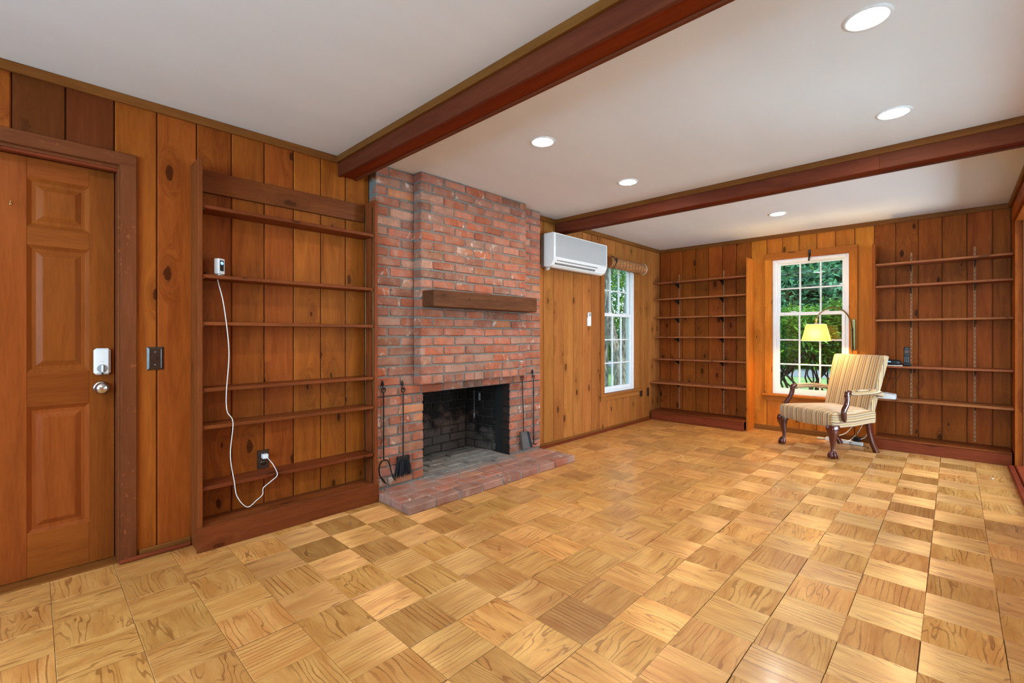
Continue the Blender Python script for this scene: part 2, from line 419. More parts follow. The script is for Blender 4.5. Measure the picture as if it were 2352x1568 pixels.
class MB:
    def __init__(s): s.v = []; s.f = []; s.uv = []; s.sm = []
    def add(s, vs, fs, uvs=None, smooth=False):
        b = len(s.v); s.v += [tuple(q) for q in vs]
        for i, f in enumerate(fs):
            s.f.append(tuple(b + k for k in f)); s.sm.append(smooth)
            s.uv.append(uvs[i] if uvs else None)
        return s
    def box(s, x0, x1, y0, y1, z0, z1, c=0.):
        if c <= 0:
            vs = [(x, y, z) for z in (z0, z1) for y in (y0, y1) for x in (x0, x1)]
            return s.add(vs, [(0, 2, 3, 1), (4, 5, 7, 6), (0, 1, 5, 4), (2, 6, 7, 3), (0, 4, 6, 2), (1, 3, 7, 5)])
        lo = (x0, y0, z0); hi = (x1, y1, z1); c = min(c, .45 * min(abs(hi[i] - lo[i]) for i in range(3)))
        idx = {}; vs = []
        for sx in (0, 1):
            for sy in (0, 1):
                for sz in (0, 1):
                    sg = (sx, sy, sz)
                    for ax in range(3):      # vertex lying on the face normal to ax
                        p = []
                        for i in range(3):
                            e = hi[i] if sg[i] else lo[i]
                            if i != ax: e += -c if sg[i] else c
                            p.append(e)
                        idx[(sg, ax)] = len(vs); vs.append(tuple(p))
        fs = []
        def q(a, b, c_, d, n):
            P = [Vector(vs[k]) for k in (a, b, c_, d)]
            nn = (P[1] - P[0]).cross(P[2] - P[0])
            fs.append((a, b, c_, d) if nn.dot(Vector(n)) > 0 else (d, c_, b, a))
        for ax in range(3):
            i, j = [k for k in range(3) if k != ax]
            for sd in (0, 1):
                def g(a, b):
                    t = [0, 0, 0]; t[ax] = sd; t[i] = a; t[j] = b; return idx[(tuple(t), ax)]
                n = [0, 0, 0]; n[ax] = 1 if sd else -1
                q(g(0, 0), g(1, 0), g(1, 1), g(0, 1), n)
        for ax in range(3):                  # edge running along ax
            i, j = [k for k in range(3) if k != ax]
            for a in (0, 1):
                for b in (0, 1):
                    def g(e, face):
                        t = [0, 0, 0]; t[ax] = e; t[i] = a; t[j] = b; return idx[(tuple(t), face)]
                    n = [0, 0, 0]; n[i] = 1 if a else -1; n[j] = 1 if b else -1
                    q(g(0, i), g(1, i), g(1, j), g(0, j), n)
        for sx in (0, 1):
            for sy in (0, 1):
                for sz in (0, 1):
                    t = (sx, sy, sz); tri = [idx[(t, k)] for k in range(3)]
                    P = [Vector(vs[k]) for k in tri]; n = Vector([1 if k else -1 for k in t])
                    fs.append(tuple(tri) if (P[1] - P[0]).cross(P[2] - P[0]).dot(n) > 0 else tuple(tri[::-1]))
        return s.add(vs, fs)
    def loft(s, rings, closed=True, caps=True, smooth=True, uvf=None):
        n = len(rings[0]); vs = [p for r in rings for p in r]; fs = []
        for i in range(len(rings) - 1):
            for j in range(n if closed else n - 1):
                a = i * n + j; b = i * n + (j + 1) % n
                fs.append((a, b, b + n, a + n))
        uvs = None
        if uvf: uvs = [[uvf(vs[k]) for k in f] for f in fs]
        s.add(vs, fs, uvs, smooth)
        if caps:
            for r, rev in ((rings[0], True), (rings[-1], False)):
                c = tuple(sum(p[k] for p in r) / n for k in range(3))
                vv = list(r) + [c]
                ff = [((j + 1) % n, j, n) if rev else (j, (j + 1) % n, n) for j in range(n)]
                s.add(vv, ff, [[uvf(vv[k]) for k in f] for f in ff] if uvf else None, smooth)
        return s
    def tube(s, pts, r, n=8, caps=True, flat=1.):
        pts = [Vector(p) for p in pts]; R = r if isinstance(r, (list, tuple)) else [r] * len(pts)
        rings = []; up = Vector((0, 0, 1)); prev = None
        for i, p in enumerate(pts):
            d = (pts[min(i + 1, len(pts) - 1)] - pts[max(i - 1, 0)]).normalized()
            if prev is None:
                a = d.cross(up)
                if a.length < .05: a = d.cross(Vector((1, 0, 0)))
            else:
                a = prev - d * prev.dot(d)
            a.normalize(); b = d.cross(a); prev = a
            rings.append([tuple(p + (a * cos(2 * pi * k / n) + b * sin(2 * pi * k / n) * flat) * R[i]) for k in range(n)])
        return s.loft(rings, True, caps)
    def lathe(s, prof, n=20, origin=(0, 0, 0), axis='z'):
        rings = []
        for (r, h) in prof:
            ring = []
            for k in range(n):
                a = 2 * pi * k / n; x, y, z = r * cos(a), r * sin(a), h
                if axis == 'x': x, y, z = h, r * cos(a), r * sin(a)
                if axis == 'y': x, y, z = r * sin(a), h, r * cos(a)
                ring.append((origin[0] + x, origin[1] + y, origin[2] + z))
            rings.append(ring)
        return s.loft(rings, True, True)
    def mesh(s, name):
        me = bpy.data.meshes.new(name); me.from_pydata(s.v, [], s.f); 
        me.polygons.foreach_set('use_smooth', s.sm)
        if any(u is not None for u in s.uv):
            ul = me.uv_layers.new(name='UVMap'); k = 0
            for fi, f in enumerate(s.f):
                for c in range(len(f)):
                    if s.uv[fi] is not None: ul.data[k].uv = s.uv[fi][c]
                    k += 1
        me.update(); return me
    def build(s, name, mat, parent=None, loc=None, rot=None):
        return link(name, s.mesh(name), mat, parent, loc, rot)

def bx(name, x0, x1, y0, y1, z0, z1, mat, parent=None, c=.0015):
    """box object whose origin is the box centre (so that textures differ by object)"""
    cx, cy, cz = (x0 + x1) / 2, (y0 + y1) / 2, (z0 + z1) / 2
    return MB().box(x0 - cx, x1 - cx, y0 - cy, y1 - cy, z0 - cz, z1 - cz, c).build(name, mat, parent, (cx, cy, cz))
def smooth_path(P, n=6):
    P = [Vector(p) for p in P]; out = []
    for i in range(len(P) - 1):
        a, b, c, d = P[max(i - 1, 0)], P[i], P[i + 1], P[min(i + 2, len(P) - 1)]
        for k in range(n):
            t = k / n
            out.append(.5 * ((2 * b) + (c - a) * t + (2 * a - 5 * b + 4 * c - d) * t * t + (-a + 3 * b - 3 * c + d) * t ** 3))
    out.append(P[-1]); return out
def proj(x, y, z):
    dx, dy, dz = x - CAMX, y, z - CAMH
    d = -sin(YAW) * dx + cos(YAW) * dy; r = cos(YAW) * dx + sin(YAW) * dy
    return (1176 + F_PX * r / d, CY_PX - F_PX * dz / d) if d > .05 else None

# ------------------------------------------------------------------ the room shell
XR = 3.46; YB = 6.30; YR = -2.3          # right wall, back wall, rear wall (behind the camera)
# floor: dark bed with nine inch oak parquet blocks
S = .22854; TX0 = .6984; TY0 = .7428
fl = struct(bx('floor', -.2, XR + .02, YR - .1, YB + .12, -.12, -.006, GROOVE, None, 0), 'honey oak parquet block floor with alternating grain')
tiles = []
def tile_pts(i, j):
    x0 = max(TX0 + S * i, -.02); x1 = min(TX0 + S * (i + 1), XR - .02)
    y0 = TY0 + S * j; y1 = min(TY0 + S * (j + 1), YB)
    return x0, x1, y0, y1
def pix_area(x0, x1, y0, y1):
    cx, cy = (x0 + x1) / 2, (y0 + y1) / 2
    P = [proj(x, y, 0) for x, y in ((x0, y0), (x1, y0), (x1, y1), (x0, y1))]
    if any(p is None for p in P): return 0
    if all(p[0] < 0 for p in P) or all(p[0] > 2352 for p in P) or all(p[1] > 1568 for p in P): return 0
    if cx < .55 and 1.66 < cy < 3.47: return 0
    if cx < .14 or cy > 5.98 and (cx < 1.2 or cx > 2.46): return 0
    return abs(sum(P[k][0] * P[(k + 1) % 4][1] - P[(k + 1) % 4][0] * P[k][1] for k in range(4))) / 2
for i in range(-4, 13):
    for j in range(-14, 25):
        q = tile_pts(i, j)
        if q[1] - q[0] > .02 and q[3] - q[2] > .02: tiles.append((pix_area(*q), i, j, q))
tiles.sort(key=lambda t: -t[0])
def tile_geo(vs, fs, uvs, tones, q, i, j, ox=0., oy=0.):
    x0, x1, y0, y1 = q; g = .0007; c = .0010
    rnd = random.Random(i * 131 + j * 17 + 5)
    dz = rnd.uniform(-.0003, .0003); sh = rnd.uniform(-.0012, .0012)
    x0 += g - ox + sh; x1 -= g + ox - sh; y0 += g - oy; y1 -= g + oy
    b = len(vs); zt = dz
    vs += [(x0, y0, -.008), (x1, y0, -.008), (x1, y1, -.008), (x0, y1, -.008),
           (x0, y0, zt - c), (x1, y0, zt - c), (x1, y1, zt - c), (x0, y1, zt - c),
           (x0 + c, y0 + c, zt), (x1 - c, y0 + c, zt), (x1 - c, y1 - c, zt), (x0 + c, y1 - c, zt)]
    F = [(8, 9, 10, 11)] + [(k, (k + 1) % 4, (k + 1) % 4 + 4, k + 4) for k in range(4)] + [(k + 4, (k + 1) % 4 + 4, (k + 1) % 4 + 8, k + 8) for k in range(4)]
    U, V = rnd.uniform(0, 40), rnd.uniform(0, 40)
    tone = min(1., max(0., rnd.gauss(.55, .17))); cath = rnd.random() ** .7; hue = rnd.random()
    if (i, j) == (5, 3): tone, cath, hue = .10, .05, .0
    for f in F:
        fs.append(tuple(b + k for k in f))
        for k in f:
            x, y, _ = vs[b + k]
            uvs.append((U + x, V + y) if (i + j) % 2 == 0 else (U + y, V - x))
            tones.append((tone, cath, hue, 1))
def tile_mesh(name, vs, fs, uvs, tones):
    me = bpy.data.meshes.new(name); me.from_pydata(vs, [], fs)
    me.uv_layers.new(name='UVMap'); me.color_attributes.new('tone', 'FLOAT_COLOR', 'CORNER')
    me.uv_layers['UVMap'].data.foreach_set('uv', [c for u in uvs for c in u])
    me.color_attributes['tone'].data.foreach_set('color', [c for u in tones for c in u])
    me.update(); return me
for a, i, j, q in tiles[:300]:
    vs, fs, uvs, tn = [], [], [], []; cx, cy = (q[0] + q[1]) / 2, (q[2] + q[3]) / 2
    tile_geo(vs, fs, uvs, tn, q, i, j, cx, cy)
    o = link('parquet_tile', tile_mesh('parquet_tile', vs, fs, uvs, tn), OAK, None, (cx, cy, 0))
    o.parent = fl; o.matrix_parent_inverse = Matrix.Translation(fl.location).inverted()
vs, fs, uvs, tn = [], [], [], []
for a, i, j, q in tiles[300:]: tile_geo(vs, fs, uvs, tn, q, i, j)
o = link('parquet_tiles', tile_mesh('parquet_tiles', vs, fs, uvs, tn), OAK, None)
o.parent = fl; o.matrix_parent_inverse = Matrix.Translation(fl.location).inverted(); o['kind'] = 'stuff'

struct(bx('roof', -.75, 6.4, -4.4, YB + .8, H + .09, H + .25, DRYWALL, None, 0), 'house roof with eaves')  # wide unseen overhang added so the sun stays off the indoor floor
struct(bx('roof_porch', XR + .14, 6.4, -4.4, 3.1, H + .0, H + .09, DRYWALL, None, 0), 'side porch roof')  # added slab, out of view, stops sun at the side windows
struct(bx('ceiling', -.2, XR + .2, YR - .1, YB + .2, H, H + .08, CEIL, None, 0), 'flat pale grey painted ceiling')

# left wall: backing + knotty pine boards
W1 = (4.805, 5.595, .455, 2.095); DR = (-.455, .318, 0., 2.028); FP = (1.700, 3.512)
m = MB()
for y0, y1, z0, z1 in ((YR - .1, DR[0], 0, H), (DR[0], DR[1], DR[3], H), (DR[1], FP[0], 0, H), (FP[1], W1[0], 0, H),
                       (W1[0], W1[1], 0, W1[2]), (W1[0], W1[1], W1[3], H), (W1[1], YB + .2, 0, H)):
    m.box(-.14, -.017, y0, y1, z0, z1)
wl_ = struct(m.build('wall_left', GROOVE), 'knotty pine board wall with fireplace, door and window')
def board(parent, a, b, holes, frame, z0=0., z1=H, mat=None):
    """vertical board between a and b; holes = openings (u0,u1,z0,z1); frame maps (u, depth, z) to world"""
    g = .0022; c = .0045; th = .017
    cu = (a + b) / 2; cz = (z0 + z1) / 2; m = MB()
    cols = [(a + g, b - g, z0, z1, True, True)]
    for (h0, h1, k0, k1) in holes:
        new = []
        for (p, q, s, e, cl, cr) in cols:
            if q <= h0 or p >= h1 or e <= k0 or s >= k1: new.append((p, q, s, e, cl, cr)); continue
            if p < h0: new.append((p, h0, s, e, cl, False))
            if q > h1: new.append((h1, q, s, e, False, cr))
            m0, m1 = max(p, h0), min(q, h1)
            if s < k0: new.append((m0, m1, s, k0, cl and p >= h0, cr and q <= h1))
            if e > k1: new.append((m0, m1, k1, e, cl and p >= h0, cr and q <= h1))
        cols = new
    if not cols: return
    for (p, q, s, e, cl, cr) in cols:
        if q - p < .006: continue
        pr = [(p, -th), (p, -c if cl else 0), (p + (c if cl else 0), 0), (q - (c if cr else 0), 0), (q, -c if cr else 0), (q, -th)]
        vs = [(u - cu, d, s - cz) for u, d in pr] + [(u - cu, d, e - cz) for u, d in pr]
        n = 6; fs = [(k, (k + 1) % n, (k + 1) % n + n, k + n) for k in range(n)] + [tuple(range(n))[::-1], tuple(range(n, 2 * n))]
        m.add(vs, fs)
    me = m.mesh('board')
    for v in me.vertices: v.co = frame(*v.co)
    bm = bmesh.new(); bm.from_mesh(me); bmesh.ops.recalc_face_normals(bm, faces=bm.faces[:]); bm.to_mesh(me); bm.free()
    return link('board', me, mat or PINE[2], parent, frame(cu, 0, cz) if frame is not FL else (0, cu, cz))
FL = lambda u, d, z: (d, u, z)
GL = [-2.3 + .1758 * k for k in range(13)]
GL = [g for g in GL if g < -.20] + [-.065, .111, .289, .462, .641, .814, .993, 1.168, 1.345, 1.52, 1.700]
HL = [W1, DR]
for a, b in zip(GL[:-1], GL[1:]): board(wl_, a, b, HL, FL, mat=DARKP if -.07 < a < .12 else None)
GL2 = [3.512, 3.673, 3.846, 4.02, 4.196, 4.372, 4.548, 4.723, 4.896, 5.078, 5.268, 5.442, 5.618, 5.793, 5.968, 6.14, YB]
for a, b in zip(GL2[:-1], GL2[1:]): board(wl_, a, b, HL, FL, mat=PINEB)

# back wall
W2 = (1.455, 2.238, .455, 2.095)
m = MB()
for x0, x1, z0, z1 in ((-.14, W2[0], 0, H), (W2[0], W2[1], 0, W2[2]), (W2[0], W2[1], W2[3], H), (W2[1], XR + .2, 0, H)):
    m.box(x0, x1, YB + .017, YB + .14, z0, z1)
wb_ = struct(m.build('wall_back', GROOVE), 'knotty pine board wall with double hung window between bookcases')
GB = [0., .152, .337, .514, .69, .871, 1.044, 1.221, 1.401, 1.573, 1.747, 1.927, 2.106, 2.282, 2.453, 2.631, 2.81, 2.989, 3.167, 3.339, XR]
def FBf(u, d, z): return (u, -d, z)
for a, b in zip(GB[:-1], GB[1:]):
    cu = (a + b) / 2
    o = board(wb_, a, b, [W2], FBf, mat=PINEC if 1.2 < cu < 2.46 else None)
    if o: o.location = (cu, YB, H / 2)

# right wall with the doorway, rear wall, hall beyond the doorway
YJ = 5.972; YJ0 = 4.30; ZO = 2.18
W3 = (1.70, 3.80, .70, 2.10); W4 = (1.20, 3.30, .70, 2.10)  # unseen side and rear openings added to let the fill lights in
m = MB()
m.box(XR + .017, XR + .14, YR - .1, W3[0], 0, H); m.box(XR + .017, XR + .14, W3[0], W3[1], 0, W3[2]); m.box(XR + .017, XR + .14, W3[0], W3[1], W3[3], H)
m.box(XR + .017, XR + .14, W3[1], YJ0, 0, H); m.box(XR + .017, XR + .14, YJ0, YJ, ZO, H); m.box(XR + .017, XR + .14, YJ, YB + .14, 0, H)
wr_ = struct(m.build('wall_right', GROOVE), 'pine board wall with wide doorway to the hall')
FR_ = lambda u, d, z: (-d, u, z)
gr = [YR + .1758 * k for k in range(60)]; gr = [g for g in gr if g < YJ] + [YJ, 6.14, YB]
for a, b in zip(gr[:-1], gr[1:]):
    o = board(wr_, a, b, [(YJ0, YJ, 0, ZO), W3], FR_)
    if o: o.location = (XR, (a + b) / 2, H / 2)
m = MB()
for x0, x1, z0, z1 in ((-.14, W4[0], 0, H), (W4[0], W4[1], 0, W4[2]), (W4[0], W4[1], W4[3], H), (W4[1], XR + .14, 0, H)): m.box(x0, x1, YR - .14, YR - .017, z0, z1)
wf_ = struct(m.build('wall_rear', GROOVE), 'pine board wall behind the camera')
gx = [.1758 * k for k in range(20)] + [XR]
for a, b in zip(gx[:-1], gx[1:]):
    o = board(wf_, a, b, [W4], lambda u, d, z: (u, d, z))
    if o: o.location = ((a + b) / 2, YR, H / 2)
# doorway lining, hinge patches, threshold
dw = struct(empty('door_2', (XR, YJ, 0)), 'stained wooden jamb and threshold of the hall doorway')
bx('jamb', .0, .045, -.016, 0, 0, ZO, PINE[2], dw)
bx('jamb', .045, .16, -.030, 0, 0, ZO, WORN[2], dw)
bx('jamb', 0, .16, YJ0 - YJ - .02, YJ0 - YJ, 0, ZO, WORN[2], dw)
bx('head_jamb', 0, .16, YJ0 - YJ, -.03, ZO - .02, ZO, PINE[1], dw)
bx('casing', -.018, 0, YJ0 - YJ - .08, .02, ZO, ZO + .10, PINE[1], dw)
for zz in (1.93, 1.17, .36): bx('hinge_patch', .05, .092, -.0325, -.029, zz - .045, zz + .045, PATINA, dw, .001)
bx('threshold', -.002, .13, YJ0 - YJ, -.03, -.004, .035, RED[1], dw, .006)
bx('shoe_molding', -.045, -.002, YJ0 - YJ, -.01, -.002, .026, RED[1], dw, .008)
hall = struct(bx('floor_hall', XR + .10, 6.2, 3.2, 8.2, -.03, .012, SLATE, None, 0), 'dark stone floor of the hall')
m = MB(); m.box(6.1, 6.2, 3.2, 8.2, 0, H); m.box(XR + .14, 6.2, 8.1, 8.2, 0, H); m.box(XR + .14, 6.2, 3.1, 3.2, 0, H); m.box(XR + .12, XR + .16, YB + .1, 8.2, 0, H)
struct(m.build('wall_hall', DRYWALL), 'cream painted hall wall beyond the doorway')
struct(MB().box(XR + .1, 6.2, 3.1, 8.2, H, H + .08).build('ceiling_hall', CEIL), 'pale hall ceiling')

# crown moldings and baseboards
def crown(n, *b):
    return struct(bx('trim_%d' % n, *b, mat=None, parent=None), 'narrow stained wooden crown strip')
def strip(name, b, mat, label, c=.004):
    return struct(bx(name, *b, mat, None, c), label)
strip('trim_1', (0, .022, YR, 1.458, H - .047, H), TRIM[1], 'crown strip over the door and white-cabled bookcase')
strip('trim_2', (0, .022, 3.512, YB, H - .047, H), TRIM[1], 'crown strip over the air conditioner wall')
strip('trim_3', (.022, XR, YB - .022, YB, H - .047, H), TRIM[0], 'crown strip along the back wall')
strip('trim_4', (XR - .022, XR, 3.9, YB - .022, H - .047, H), TRIM[1], 'crown strip over the hall doorway')
strip('baseboard_left', (0, .014, 3.514, 5.97, 0, .043), TRIM[1], 'low wooden baseboard below the window by the fireplace')
strip('trim_5', (.014, .040, 3.475, 5.985, -.001, .020), RED[1], 'red-stained shoe strip on the floor under the window wall', .008)
strip('baseboard_door', (0, .014, .385, .612, 0, .043), TRIM[1], 'short wooden baseboard between door and bookcase')
strip('trim_6', (.014, .038, .300, .612, -.001, .022), RED[1], 'red-stained shoe strip beside the panelled door', .008)
strip('baseboard_back', (1.262, 2.444, YB - .014, YB, 0, .060), TRIM[0], 'wooden baseboard under the window behind the armchair')

# ceiling beams
def beam(n, y0, y1, label, splits):
    t = struct(empty('trim_%d' % n, (0, y0, H)), label); w = y1 - y0; zb = -.135
    for (a, b) in splits:
        bx('side_board', a, b, 0, .02, zb, 0, BMS, t); bx('side_board', a, b, w - .02, w, zb, 0, BMS, t)
        bx('bottom_board', a, b, .02, w - .02, zb + .008, zb + .026, BMR[0], t)
    for s in (-.018, w):
        bx('cap_molding', 0, XR, s, s + .018, -.042, 0, TRIM[0], t)
    return t
beam(7, 1.464, 1.600, 'dark red-brown ceiling beam beside the brick chimney', [(0, XR)])
beam(8, 3.868, 4.010, 'dark red-brown ceiling beam over the air conditioner', [(0, 2.72), (2.72, XR)])

# ------------------------------------------------------------------ windows
def window(n, loc, rot, x0, x1, z0, z1, label, zm):
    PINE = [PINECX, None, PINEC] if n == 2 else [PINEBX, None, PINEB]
    t = struct(empty('window_%d' % n, loc, rot), label); w = x1 - x0
    cw = .072
    bx('side_casing', x0 - cw, x0, -.02, 0, z0, z1, PINE[2], t); bx('side_casing', x1, x1 + cw, -.02, 0, z0, z1, PINE[2], t)
    bx('head_casing', x0 - cw, x1 + cw, -.022, 0, z1, z1 + .072, PINE[0], t)
    bx('window_stool', x0 - cw - .03, x1 + cw + .03, -.045, .012, z0 - .03, z0, PINE[0], t, .006)
    bx('apron', x0 - cw, x1 + cw, -.018, 0, z0 - .085, z0 - .03, PINE[0], t)
    for a, b in ((x0, x0 + .007), (x1 - .007, x1)): bx('jamb', a, b, -.012, .03, z0, z1, PINE[2], t, .0005)
    bx('jamb', x0 + .007, x1 - .007, -.012, .03, z1 - .007, z1, PINE[0], t, .0005)
    fw = .040; a, b, c, d = x0 + .007, x1 - .007, z0, z1 - .007
    def frame(name, a, b, c, d, fw, y0, y1, parent, stiles=None):
        m = MB(); s = stiles or fw
        m.box(a, a + s, y0, y1, c, d, .003); m.box(b - s, b, y0, y1, c, d, .003)
        m.box(a + s, b - s, y0, y1, c, c + fw, .003); m.box(a + s, b - s, y0, y1, d - fw, d, .003)
        return m.build(name, WHITE, parent)
    frame('vinyl_frame', a, b, c, d, .036, .022, .125, t)
    frame('vinyl_stop', a + .03, b - .03, c + .03, d - .03, .014, .040, .060, t)
    def sash(name, c, d, y0, y1, rows, bot, top):
        a2, b2 = a + .036, b - .036; st = .036
        m = MB(); m.box(a2, a2 + st, y0, y1, c, d, .003); m.box(b2 - st, b2, y0, y1, c, d, .003)
        m.box(a2 + st, b2 - st, y0, y1, c, c + bot, .003); m.box(a2 + st, b2 - st, y0, y1, d - top, d, .003)
        s = m.build(name, WHITE, t); ga, gb, gc, gd = a2 + st, b2 - st, c + bot, d - top; ym = (y0 + y1) / 2
        for k in (1, 2):
            u = ga + (gb - ga) * k / 3; bx('muntin', u - .008, u + .008, ym - .011, ym + .011, gc, gd, WHITE, s, .002)
        for k in range(1, rows):
            zz = gc + (gd - gc) * k / rows; bx('muntin', ga, gb, ym - .010, ym + .010, zz - .008, zz + .008, WHITE, s, .002)
        for i in range(3):
            for k in range(rows):
                p0 = ga + (gb - ga) * i / 3; p1 = ga + (gb - ga) * (i + 1) / 3
                q0 = gc + (gd - gc) * k / rows; q1 = gc + (gd - gc) * (k + 1) / rows
                bx('pane', p0 + .001, p1 - .001, ym - .002, ym + .002, q0 + .001, q1 - .001, GLASS, s, 0)
        return s
    sash('lower_sash', c + .036, zm + .020, .040, .070, 3, .034, .040)
    sash('upper_sash', zm - .020, d - .036, .074, .104, 2, .040, .030)
    for u in (a + .22, b - .22): bx('sash_lock', u - .03, u + .03, .034, .055, zm + .018, zm + .032, WHITE, t, .004)
    return t
win1 = window(1, (0, 0, 0), pi / 2, W1[0], W1[1], W1[2], W1[3], 'white double hung window beside the air conditioner with bamboo blind above', 1.425)
win2 = window(2, (0, YB, 0), 0, W2[0], W2[1], W2[2], W2[3], 'white double hung window behind the armchair and arched brass lamp', 1.425)
def half_windows(n, loc, rot, a, b, z0, z1, label):
    mid = (a + b) / 2
    window(n, loc, rot, a, mid, z0, z1, label + ', first unit', 1.40); window(n + 1, loc, rot, mid, b, z0, z1, label + ', second unit', 1.40)
half_windows(3, (XR, 0, 0), -pi / 2, -W3[1], -W3[0], W3[2], W3[3], 'white double hung window in the right wall')
half_windows(5, (0, YR, 0), pi, -W4[1], -W4[0], W4[2], W4[3], 'white double hung window in the rear wall')
# black catch on head casing of window 2
hk = empty('blind_bracket', (1.861, YB - .022, 2.10)); tag(hk, 'black metal bracket hanging from head casing over the armchair window', 'bracket')
MB().box(-.011, .011, -.012, 0, -.005, .065, .002).build('plate', DPLAST, hk)
MB().tube([(0, -.010, .02), (-.001, -.020, -.02), (-.004, -.028, -.045), (-.004, -.020, -.066)], [.010, .009, .008, .010], 8).build('hook', DPLAST, hk)

# ------------------------------------------------------------------ six panel door
dr = struct(empty('door_1', (0, -.068, 0)), 'amber fir six panel door with white keyless lock')
dy = .365
DX = -.09
for a, b in ((-dy, -.268), (-.050, .050), (.268, dy)):
    bx('stile', DX - .038, DX, a, b, .008, 2.008, DOORW[2], dr)
rz = [(.008, .218), (.818, .985), (1.592, 1.682), (1.912, 2.008)]
for k, (z0, z1) in enumerate(rz):
    for (a, b) in ((-.268, -.050), (.050, .268)):
        bx('rail', DX - .038, DX - .0006, a, b, z0, z1, DOORW[1], dr)
for (a, b) in ((-.268, -.050), (.050, .268)):
    for (z0, z1) in ((.218, .818), (.985, 1.592), (1.682, 1.912)):
        cy_, cz_ = (a + b) / 2, (z0 + z1) / 2; hw, hh = (b - a) / 2, (z1 - z0) / 2; m = MB()
        rings = []
        for (ins, x) in ((0, -.001), (.012, -.011), (.016, -.014), (.030, -.014), (.052, -.003), (.058, -.002)):
            rings.append([(x, -hw + ins, -hh + ins), (x, hw - ins, -hh + ins), (x, hw - ins, hh - ins), (x, -hw + ins, hh - ins)])
        m.loft(rings, True, False, False); n = len(m.v); m.f.append((n - 4, n - 3, n - 2, n - 1)); m.sm.append(False); m.uv.append(None)
        m.build('raised_panel', DOORW[2], dr, (DX, cy_, cz_))
bx('door_core', DX - .036, DX - .018, -dy + .01, dy - .01, .01, 2.0, DOORW[2], dr, 0)
# knob, lock, viewer hook
kn = MB().lathe([(.0, .0), (.034, .0), (.034, .004), (.030, .009), (.016, .012), (.012, .030), (.020, .036), (.029, .046), (.031, .056), (.027, .066), (.014, .073), (0, .075)], 28, axis='x').build('door_knob', NICKEL, dr, (DX, .314, .893))
lk = MB().box(0, .026, -.033, .033, -.067, .067, .010).build('keyless_lock', WPLAST, dr, (DX, .316, 1.028))
for p in lk.data.polygons: p.use_smooth = False
MB().lathe([(.0198, .0255), (.0212, .0255), (.0212, .0268), (.0198, .0268)], 28, axis='x').build('turn_dial', GPLAST, lk, (0, 0, -.036))
MB().box(.026, .036, -.0045, .0045, -.017, .017, .002).build('thumb_turn', WPLAST, lk, (0, 0, -.036))
MB().lathe([(.0, .0255), (.0045, .0255), (.0045, .027), (0, .027)], 12, axis='x').build('sensor', DPLAST, lk, (0, 0, -.062))
MB().box(.0255, .0263, -.007, .007, -.0006, .0006).build('label_line', GPLAST, lk, (0, 0, -.001))
m = MB(); m.tube(smooth_path([(0, 0, 0), (.012, 0, 0), (.017, 0, .006), (.015, 0, .014)]), .0022, 8); m.lathe([(0, 0), (.006, 0), (.004, .003), (0, .003)], 12, axis='x')
m.build('hook', BRASSB, dr, (DX, -.002, 1.773))
# jamb, stop, casing, sill
o0 = .386                      # opening edge in door coordinates (y = .318)
for s in (-1, 1):
    a, b = sorted((s * (dy + .003), s * o0)); bx('jamb', -.13, .0, a, b, 0, 2.028, WORN[2], dr)
    a, b = sorted((s * (dy - .008), s * (dy + .004)))
    a, b = sorted((s * (o0 - .008), s * (o0 + .058))); bx('side_casing', 0, .02, a, b, 0, 2.092, WORN[2], dr, .003)
    a, b = sorted((s * (o0 - .016), s * (o0 - .007))); bx('back_band', -.02, .012, a, b, 0, 2.034, WORN[2], dr, .002)
bx('head_jamb', -.13, 0, -o0, o0, 2.012, 2.028, WORN[1], dr)
bx('head_casing', 0, .0205, -o0 - .058, o0 + .058, 2.026, 2.092, WORN[1], dr, .003)
bx('head_stop', -.045, -.004, -o0, o0, 1.998, 2.013, RED[1], dr, .003)
bx('door_sill', -.14, -.002, -o0, o0, -.004, .006, TRIM[1], dr, .002)
bx('backing', -.22, -.14, -o0 - .1, o0 + .1, -.01, 2.1, GROOVE, dr, 0)

# switch plate
sw = tag(empty('switch_plate', (0, .454, 1.039)), 'glossy dark brown wall switch plate beside the panelled door', 'light switch')
m = MB(); rg = []
for ins, x in ((0, 0), (0, .004), (.010, .009), (.013, .0075)): rg.append([(x, -.036 + ins, -.061 + ins), (x, .036 - ins, -.061 + ins), (x, .036 - ins, .061 - ins), (x, -.036 + ins, .061 - ins)])
m.loft(rg, True, True, False); m.build('plate', BROWNP, sw)
MB().box(.007, .020, -.004, .004, -.006, .008, .002).build('toggle', BROWNP, sw)
for zz in (-.034, .034): MB().lathe([(0, .007), (.005, .007), (.004, .009), (0, .0093)], 12, axis='x').build('screw', STEELG, sw, (0, 0, zz))

def outlet(loc, label, plug=False, mat=BROWNP, grp=None):
    t = tag(empty('wall_outlet', loc), label, 'outlet', grp)
    MB().box(0, .005, -.034, .034, -.057, .057, .002).build('plate', mat, t)
    for zz in (.021, -.021):
        r = MB().lathe([(0, .0045), (.0165, .0045), (.0165, .0065), (0, .0065)], 20, axis='x').build('receptacle', mat, t, (0, 0, zz))
        for yy in (-.006, .006): MB().box(.0064, .0068, -.0012, .0012, -.004, .004).build('slot', BLACK, r, (0, yy, .003))
    return t
outlet((0, .985, .400), 'brown wall outlet with white charger inside the left bookcase')
outlet((0, 5.738, .392), 'small brown outlet plate at the end of the window sill')
outlet((0, 5.930, .384), 'small brown outlet plate beside the corner bookcase')

